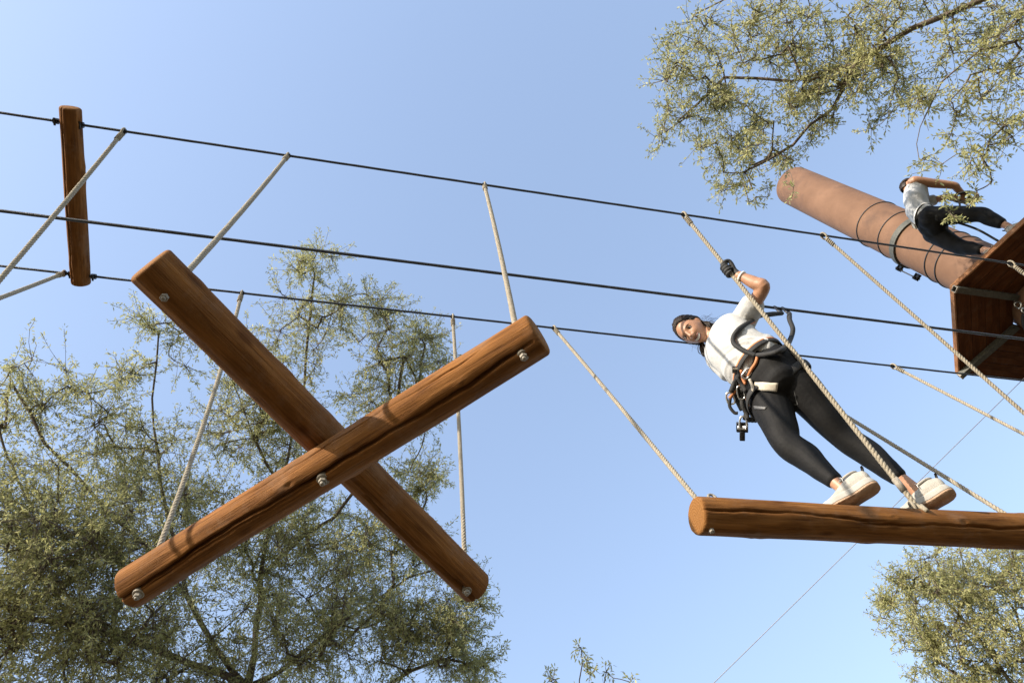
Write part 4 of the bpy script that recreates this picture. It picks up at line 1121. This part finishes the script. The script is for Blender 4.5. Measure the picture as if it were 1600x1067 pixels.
for i in range(70):
    j1, j2 = rs_.gauss(0, 1), rs_.gauss(0, 1)
    tube(mb, spline([hp(-.055 + .008 * j1, -.055, .02 + .02 * j2), AH(1110 + 2 * j1, 508 + 2.5 * j2, 1.43), AH(1114 + 2.5 * j1, 516 + 2.5 * j2, 1.40), AH(1118 + 3 * j2, 524 + 3 * j1, 1.37)], 4), [.0022] * 10 + [.0016, .001, .0004], 4)
mb.build('neck_lock', M['hair'], hr_)['kind'] = 'stuff'

# leggings
mb = MB()
loft(mb, [pel + Vector((0, 0, -.10)), pel + Vector((0, 0, -.03)), pel + Vector((0, 0, .03)), between(pel, wai, .55), between(pel, wai, .95)], [.128, .172, .172, .150, .130], [.098, .124, .122, .106, .096], Lw, 6, 28, 2.2)
for s in (-1, 1): ellipsoid(mb, pel - Dw * .055 + Lw * s * .075 + Vector((0, 0, -.045)), (Lw * .082, Dw * .092, UPV * .10), 20, 14)
for hip, kne, ank, endt in ((r_hip, r_kne, r_ank, .82), (l_hip, l_kne, l_ank, .70)):
    fw = Dw * .008
    limb(mb, [hip, between(hip, kne, .33), between(hip, kne, .68) + fw * .5, kne + fw, between(kne, ank, .3) - Dw * .012, between(kne, ank, .55) - Dw * .006, between(kne, ank, endt)], [.104, .102, .088, .069, .065, .054, .041 + (.82 - endt) * .04], Lw)
legg = remeshed('leggings', mb, M['legging'], WO, .006, 4, lambda c, n: c + n * hnoise(c, 7, .0022, 3)[:, None])
# print on the thigh
def on_surface(o, px, py):
    """point where the line of sight meets object o"""
    r_ = Vector(ray(px, py)).normalized(); off = OFF[o.name]
    ok, loc_, nrm_, _ = o.ray_cast(Vector((0, 0, CAM_Z)) - off, r_)
    return (loc_ + off, nrm_) if ok else (None, None)
bpy.context.view_layer.update()
top_, bot_ = [], []
for (x, y, w_) in ((1241, 610, .4), (1242.5, 617, .8), (1244, 624, 1.3), (1245.5, 629, 1.7), (1246.5, 632, 1.5)):
    for lst, sx in ((top_, -1), (bot_, 1)):
        p_, n_ = on_surface(legg, x + sx * w_ * .55, y)
        if p_ is not None: lst.append(p_ + n_ * .0015)
for (x, y, w_) in ((1243, 632, 1.6), (1240, 632, .7)):
    for lst, sx in ((top_, -1), (bot_, 1)):
        p_, n_ = on_surface(legg, x, y + sx * w_ * .55)
        if p_ is not None: lst.append(p_ + n_ * .0015)
k_ = min(len(top_), len(bot_))
if k_ > 2:
    mb = MB(); mb.add(top_[:k_] + bot_[:k_], [(i, i + 1, k_ + i + 1, k_ + i) for i in range(k_ - 1)])
    mb.build('printed_tick', M['logo'], legg)

# shirt
def shirt_post(c, n):
    h_ = np.clip((ZF + 1.18 - c[:, 2]) / .25, .2, 1.0)
    return c + n * ((hnoise(c * np.array([1, 1, .55]), 9, .0070, 12) + .009 * np.sin((c - np.array(che)) @ np.array([38., -22., 30.]) + 2 * np.sin(c[:, 2] * 25)) ** 3) * h_)[:, None]
mb = MB()
hem = between(pel, wai, .62)
loft(mb, [hem, between(hem, wai, .6), wai + Dw * .01, between(wai, che, .5) + Dw * .012, che + Dw * .010, uch, between(uch, nek, .5), between(uch, nek, .82)],
     [.168, .166, .158, .158, .165, .172, .128, .080], [.132, .132, .126, .128, .138, .122, .092, .070], Lw, 6, 30, 2.2)
limb(mb, [between(uch, l_sho, .35), l_sho, between(l_sho, l_elb, .30), between(l_sho, l_elb, .52)], [.084, .080, .074, .070])
limb(mb, [between(uch, r_sho, .35), r_sho, between(r_sho, r_elb, .30), between(r_sho, r_elb, .55)], [.080, .074, .068, .066])
shirt_o = remeshed('shirt', mb, M['shirt'], WO, .0065, 5, shirt_post)
bpy.context.view_layer.update()
def front(px, py, h, gap=.022):
    """point in front of her clothes on this line of sight"""
    p = AH(px, py, h); o_ = Vector((0, 0, CAM_Z)); d_ = (p - o_).length
    for ob in (shirt_o, legg):
        q, _ = on_surface(ob, px, py)
        if q is not None: d_ = min(d_, (q - o_).length - gap)
    return o_ + (p - o_).normalized() * d_

shoe(WO, r_ank, ZF + .001, (-.66, .75), 1.0, .045)
shoe(WO, l_ank, ZF + .001, (-.68, .73), 1.0, .036)
# glove and wristband
mb = MB(); hand_mesh(mb, l_wri, grip, rbd, .0142, 1.0, 1.06)
gl = remeshed('glove', mb, M['glove'], WO, .003, 2)
mb = MB(); fa = (l_elb - l_wri).normalized(); _, a_, b_ = frame(fa)
tube(mb, [l_wri + fa * .022 + (a_ * math.cos(w) + b_ * math.sin(w)) * .0275 for w in np.linspace(0, 6.283, 24, endpoint=False)], .0075, 8, closed=True); mb.build('wristband', M['white'], WO)
mb = MB(); rod = r_wri + Vector((-.0, .0, -.08)); hand_mesh(mb, r_wri, rod, Vector((1, 0, .2)), .012, 1.0); remeshed('glove', mb, M['glove'], WO, .003, 2)

# harness
HA = MB()
def waist_ring(h, ga, gb, tilt=0.0, n=40, c=None):
    c0_ = c or between(pel, wai, .55); out = []
    for w in np.linspace(0, 2 * math.pi, n, endpoint=False):
        out.append(c0_ + Vector((0, 0, h)) + Lw * math.cos(w) * ga + Dw * math.sin(w) * gb + UPV * (-tilt * math.sin(w)))
    return out
tube(HA, waist_ring(0, .172, .136, .03), .024, 10, closed=True, ref=UPV, flat=.28)
harn = HA.build('harness', M['webbing'], WO)
mb = MB(); tube(mb, waist_ring(.012, .177, .141, .03), .007, 8, closed=True, ref=UPV, flat=.4); mb.build('belt_trim', M['orange'], harn)
for hip, kne in ((r_hip, r_kne), (l_hip, l_kne)):
    t_, a_, b_ = frame(kne - hip, Lw); c_ = between(hip, kne, .16)
    mb = MB(); tube(mb, [c_ + a_ * math.cos(w) * .119 + b_ * math.sin(w) * .119 + UPV * .03 * math.cos(w) * (1 if a_.dot(Lw) > 0 else -1) for w in np.linspace(0, 6.283, 40, endpoint=False)], .021, 10, closed=True, ref=t_, flat=.25)
    mb.build('leg_loop', M['webbing'], harn)
def strap(pxs, w, mat, name, parent=harn, lift=.006, flat=.3, sub=5, target=None):
    pts = [AH(x, y, h) for x, y, h in pxs]; mb = MB(); tube(mb, spline(pts, sub), w, 8, flat=flat, ref=Vector(vdir) if False else None); return mb.build(name, mat, parent)
def surf_patch(o, quad, nx, ny, lift, name, mat, parent):
    vs = []; fs = []
    for i in range(nx + 1):
        for j in range(ny + 1):
            u, v = i / nx, j / ny
            x = (quad[0][0] * (1 - u) + quad[1][0] * u) * (1 - v) + (quad[3][0] * (1 - u) + quad[2][0] * u) * v
            y = (quad[0][1] * (1 - u) + quad[1][1] * u) * (1 - v) + (quad[3][1] * (1 - u) + quad[2][1] * u) * v
            p_, n_ = on_surface(o, x, y)
            if p_ is None: return None
            vs.append(p_ + n_ * lift)
    m_ = len(vs)
    vs += [v for v in vs]
    for i in range(nx):
        for j in range(ny):
            a = i * (ny + 1) + j; fs.append((a, a + 1, a + ny + 2, a + ny + 1))
    vs = vs[:m_]
    o2 = mesh_obj(name, vs, fs, mat, parent)
    sol = o2.modifiers.new('t', 'SOLIDIFY'); sol.thickness = .004; sol.offset = -1
    return o2
surf_patch(legg, ((1181, 597), (1216, 598), (1214, 611), (1182, 610)), 10, 4, .012, 'padded_patch', M['beige'], harn)
surf_patch(legg, ((1178, 634), (1199, 636), (1196, 640), (1180, 639)), 6, 3, .004, 'grey_patch', M['logo'], harn)
def stadium(c, long, wide, la, wa, r, mat, name, parent=harn, gate=True):
    mb = MB(); pts = []
    for w in np.linspace(0, 2 * math.pi, 28, endpoint=False):
        cx, sx = math.cos(w), math.sin(w)
        pts.append(c + la * long * math.copysign(abs(cx) ** .7, cx) + wa * wide * math.copysign(abs(sx) ** .7, sx) * (1 + .18 * cx))
    tube(mb, pts, r, 8, closed=True)
    return mb.build(name, mat, parent)
fc = between(pel, wai, .3) + Dw * .155
vcam = (Vector((0, 0, CAM_Z)) - fc).normalized()
_, la_, wa_ = frame(vcam, Vector((.2, .3, 1)))
# buckle, straps and carabiners hanging at the front of the belt
fp = lambda x, y, h: front(x, y, h, .012)
mb = MB(); box(mb, fp(1152, 578, 1.0), (ir * .026, idn * .018, vdir * .008), .003); mb.build('buckle', M['webbing'], harn)
mb = MB(); box(mb, fp(1152, 576, .999) - vdir * .009, (ir * .024, idn * .005, vdir * .002), .001); mb.build('buckle_label', M['beige'], harn)
def fstrap(pts, r, mat, name, flat=.35): 
    mb = MB(); tube(mb, spline([fp(*p) - vdir * .012 for p in pts], 5), r, 8, ref=vdir, flat=1 / 1.0); return mb.build(name, mat, harn)
fstrap([(1184, 553, 1.03), (1181, 566, .99), (1174, 577, .97), (1168, 588, .95)], .009, M['orange'], 'orange_strap')
fstrap([(1165, 592, .95), (1155, 603, .93), (1145, 615, .91), (1140, 622, .9)], .010, M['orange'], 'orange_strap')
fstrap([(1158, 578, .98), (1160, 590, .95), (1165, 600, .93)], .008, M['orange'], 'orange_strap')
fstrap([(1171, 592, .93), (1175, 602, .92), (1177, 611, .90)], .008, M['beige'], 'grey_strap')
fstrap([(1150, 606, .92), (1158, 618, .9), (1160, 632, .86), (1166, 645, .83), (1168, 655, .8)], .013, M['webbing'], 'hanging_strap')
fstrap([(1141, 622, .9), (1140, 634, .88), (1147, 644, .85), (1153, 645, .84)], .009, M['webbing'], 'hanging_strap')
fstrap([(1148, 612, .92), (1153, 626, .9), (1160, 640, .86)], .016, M['webbing'], 'front_strap')
fstrap([(1160, 606, .92), (1160, 622, .9), (1166, 640, .86), (1164, 655, .82)], .013, M['webbing'], 'front_strap')
fstrap([(1153, 588, .95), (1160, 600, .93), (1166, 612, .9)], .015, M['webbing'], 'front_strap')
fstrap([(1156, 585, .97), (1148, 598, .94), (1142, 612, .91)], .014, M['webbing'], 'front_strap')
stadium(fp(1167, 583, .96) - vdir * .02, .030, .016, (idn * .8 - ir * .6).normalized(), (ir * .8 + idn * .6).normalized(), .0055, M['chrome'], 'carabiner')
stadium(fp(1141, 622, .9) - vdir * .01, .032, .019, (idn * .9 + ir * .3).normalized(), (ir * .9 - idn * .3).normalized(), .006, M['chrome'], 'carabiner')
stadium(fp(1157, 613, .9) - vdir * .02, .036, .017, (idn * .95 + ir * .25).normalized(), (ir * .95 - idn * .25).normalized(), .005, M['chrome'], 'carabiner')
stadium(fp(1161, 660, .8) - vdir * .01, .034, .018, idn, ir, .0055, M['chrome'], 'carabiner')
# pulley trolley hanging below
tc_ = fp(1160, 668, .79)
mb = MB()
box(mb, tc_, (ir * .030, idn * .026, vdir * .008), .004); box(mb, tc_ + vdir * .028, (ir * .030, idn * .026, vdir * .004), .003)
box(mb, tc_ + idn * .045, (ir * .014, idn * .026, vdir * .012), .004)
tr_ = mb.build('pulley', M['darkmetal'], harn)
for s in (-1, 1):
    mb = MB(); tube(mb, [tc_ + ir * s * .014 - vdir * .013, tc_ + ir * s * .014 + vdir * .03], .013, 14); mb.build('pulley_wheel', M['chrome'], tr_)
# two lanyards to the safety line
clipx = atz(1214, 484, Z3).x; c1_ = V(clipx, Y3, Z3); c2_ = V(clipx + .055, Y3, Z3)
def lanyard(pxs, end, lining=True):
    pts = [front(x, y, h) for x, y, h in pxs] + [end + Vector((-.02, -.0, -.09))]
    P_ = spline(pts, 7); LC_ = AH(1192, 520, 1.2)
    mb = MB(); tube(mb, P_, .0185, 10, ref=vdir, flat=.75); ly = mb.build('lanyard', M['webbing'], harn)
    if lining: mb = MB(); tube(mb, [p - vdir * .012 + (LC_ - p).normalized() * .015 for p in P_[3:-8]], .0062, 8); mb.build('lanyard_lining', M['orange'], ly)
    mb = MB(); tube(mb, [P_[-7], P_[-4], P_[-1]], [.015, .016, .012], 10); mb.build('lanyard_stitching', M['webbing'], ly)
    la = Vector((.15, 0, 1)).normalized(); wa = Vector((1, .3, -.15)).normalized()
    stadium(end + Vector((-.008, 0, -.035)), .050, .024, la, wa, .0062, M['darkmetal'], 'snap_hook', ly)
    return ly
lanyard([(1182, 556, 1.0), (1163, 548, 1.06), (1148, 538, 1.12), (1146, 527, 1.18), (1155, 514, 1.26), (1172, 503, 1.33), (1190, 493, 1.42)], c1_)
lanyard([(1184, 555, 1.0), (1202, 553, 1.03), (1222, 546, 1.10), (1234, 532, 1.2), (1239, 515, 1.3), (1234, 500, 1.4)], c2_, False)

# --- second person on the platform
ZD = ZP + CAM_Z + TH + .004
def BH(px, py, h): return atz(px, py, ZD - CAM_Z + h)
D2 = Vector((.72, -.69, 0)).normalized(); L2 = Vector((-D2.y, D2.x, 0))
la2, ra2 = BH(1546, 392, .11), BH(1579, 355, .11)
hip2 = BH(1456, 349, .85); wai2 = BH(1437, 332, 1.02); che2 = BH(1431, 313, 1.17); uch2 = BH(1434, 300, 1.27); nek2 = BH(1437, 292, 1.34)
lh2 = hip2 + L2 * .10 + Vector((0, .03, 0)); rh2 = hip2 - L2 * .10
lk2 = BH(1500, 386, .47); rk2 = BH(1530, 335, .47)
hd2 = BH(1421, 291, 1.47)
ls2 = uch2 + L2 * .16 + Vector((0, 0, -.01)); rs2 = uch2 - L2 * .16 + Vector((0, 0, .0))
re2 = BH(1490, 290, 1.12); rw2 = BH(1506, 304, 1.05); le2 = ls2 + D2 * .20 + Vector((0, 0, -.18)); lw2 = rw2 + L2 * .08 + Vector((-.03, 0, -.03))
P2 = thing('person', 'smaller person in pale shirt and black trousers on the platform, back turned', 'person', Vector(((la2.x + ra2.x) / 2, (la2.y + ra2.y) / 2, ZD)))
F2 = (D2 * .8 + Vector((0, 0, -.6))).normalized(); U2 = (Vector((0, 0, 1)) - F2 * F2.z).normalized()
mb = MB(); v_, f_, R2 = head_shape(hd2, F2, U2, .98); mb.add(v_, f_)
loft(mb, [hd2 - U2 * .05 - F2 * .02, nek2 + Vector((0, 0, -.03))], [.05, .058], [.05, .058], L2, 6, 16)
loft(mb, [hd2 + F2 * .082, hd2 + F2 * .105 - U2 * .022, hd2 + F2 * .09 - U2 * .03], [.007, .012, .008], [.007, .011, .006], R2, 4, 10)
loft(mb, [hip2 + Vector((0, 0, -.08)), hip2, wai2, che2, uch2, between(uch2, nek2, .6)], [.13, .165, .13, .145, .155, .09], [.10, .12, .095, .11, .095, .07], L2, 6, 24, 2.2)
limb(mb, [between(uch2, ls2, .4), ls2, between(ls2, le2, .5), le2, between(le2, lw2, .4), lw2], [.055, .052, .042, .036, .036, .025])
limb(mb, [between(uch2, rs2, .4), rs2, between(rs2, re2, .5), re2, between(re2, rw2, .4), rw2], [.062, .060, .055, .046, .042, .030])
for hip, kne, ank in ((lh2, lk2, la2), (rh2, rk2, ra2)):
    limb(mb, [hip, between(hip, kne, .5), kne, between(kne, ank, .3), between(kne, ank, .7), ank, ank - Vector((0, 0, .04))], [.09, .078, .054, .055, .042, .035, .037], L2)
body2 = remeshed('body', mb, M['skin'], P2, .0075, 4)
hair_cap(P2, hd2, F2, U2, 1.0, False, seed=9)
mb = MB()
loft(mb, [hip2 + Vector((0, 0, -.09)), hip2, between(hip2, wai2, .5), between(hip2, wai2, .9)], [.15, .195, .17, .145], [.12, .15, .125, .11], L2, 6, 24, 2.2)
for s in (-1, 1): ellipsoid(mb, hip2 - D2 * .05 + L2 * s * .075 + Vector((0, 0, -.04)), (L2 * .085, D2 * .095, UPV * .1), 16, 12)
for hip, kne, ank in ((lh2, lk2, la2), (rh2, rk2, ra2)):
    limb(mb, [hip, between(hip, kne, .4), kne, between(kne, ank, .35), between(kne, ank, .70)], [.125, .112, .088, .080, .060], L2)
legg2 = remeshed('trousers', mb, M['legging'], P2, .0085, 4, lambda c, n: c + n * hnoise(c, 6, .003, 5)[:, None])
mb = MB()
loft(mb, [between(hip2, wai2, .45), wai2, between(wai2, che2, .5), che2, uch2, between(uch2, nek2, .6)], [.165, .158, .158, .165, .172, .10], [.128, .125, .128, .132, .115, .08], L2, 6, 24, 2.2)
limb(mb, [between(uch2, ls2, .3), ls2, between(ls2, le2, .45)], [.08, .075, .066]); limb(mb, [between(uch2, rs2, .3), between(uch2, rs2, .9)], [.08, .074])
remeshed('shirt', mb, M['greyshirt'], P2, .0085, 4, lambda c, n: c + n * hnoise(c, 8, .005, 8)[:, None])
mb = MB(); hand_mesh(mb, rw2, rw2 + (rw2 - re2).normalized() * .075, UPV, .012); remeshed('glove', mb, M['glove'], P2, .004, 2)
mb = MB(); hand_mesh(mb, lw2, lw2 + (lw2 - le2).normalized() * .075, UPV, .012); remeshed('glove', mb, M['glove'], P2, .004, 2)
for ank in (la2, ra2): shoe(P2, ank, ZD - .002, (D2.x, D2.y))
c0_ = between(hip2, wai2, .55)
mb = MB(); tube(mb, [c0_ + L2 * math.cos(w) * .175 + D2 * math.sin(w) * .138 + UPV * .02 * math.sin(w) for w in np.linspace(0, 6.283, 40, endpoint=False)], .024, 10, closed=True, ref=UPV, flat=.3)
h2_ = mb.build('harness', M['webbing'], P2)
mb = MB(); tube(mb, [c0_ + L2 * math.cos(w) * .184 + D2 * math.sin(w) * .146 + UPV * (.02 * math.sin(w) - .004) for w in np.linspace(2.3, 5.9, 26)], .013, 8, ref=UPV, flat=.3); mb.build('white_band', M['white'], h2_)
for hip, kne in ((lh2, lk2), (rh2, rk2)):
    t_, a_, b_ = frame(kne - hip, L2); c_ = between(hip, kne, .2)
    mb = MB(); tube(mb, [c_ + a_ * math.cos(w) * .108 + b_ * math.sin(w) * .112 for w in np.linspace(0, 6.283, 36, endpoint=False)], .021, 10, closed=True, ref=t_, flat=.25); mb.build('leg_loop', M['webbing'], h2_)
mb = MB(); cc = c0_ - D2 * .15 + L2 * .02; box(mb, cc, (L2 * .035, D2 * .006, UPV * .03), .003); mb.build('patch', M['beige'], h2_)
cl_ = BH(1508, 308, 1.02); mb = MB()
for q in range(3):
    pts = [cl_ + Vector((0, 0, -.01 * q)) + (ir * math.cos(w) * (.11 + .012 * q) + idn * math.sin(w) * .06) + vdir * .02 * math.sin(2 * w + q) for w in np.linspace(0, 6.283, 30, endpoint=False)]
    tube(mb, pts, .016, 8, closed=True)
mb.build('coiled_lanyard', M['webbing'], h2_)
mb = MB(); tube(mb, spline([cl_ - ir * .08, between(cl_, hip2 + D2 * .15, .5) + Vector((0, 0, -.08)), hip2 + D2 * .14], 6), .011, 8); mb.build('lanyard', M['webbing'], h2_)
mb = MB(); tube(mb, spline([hip2 + D2 * .12 + Vector((0, 0, -.05)), between(lk2, rk2, .45) + D2 * .08, between(la2, ra2, .42) + Vector((0, 0, .0))], 6), .013, 8); mb.build('hanging_strap', M['webbing'], h2_)
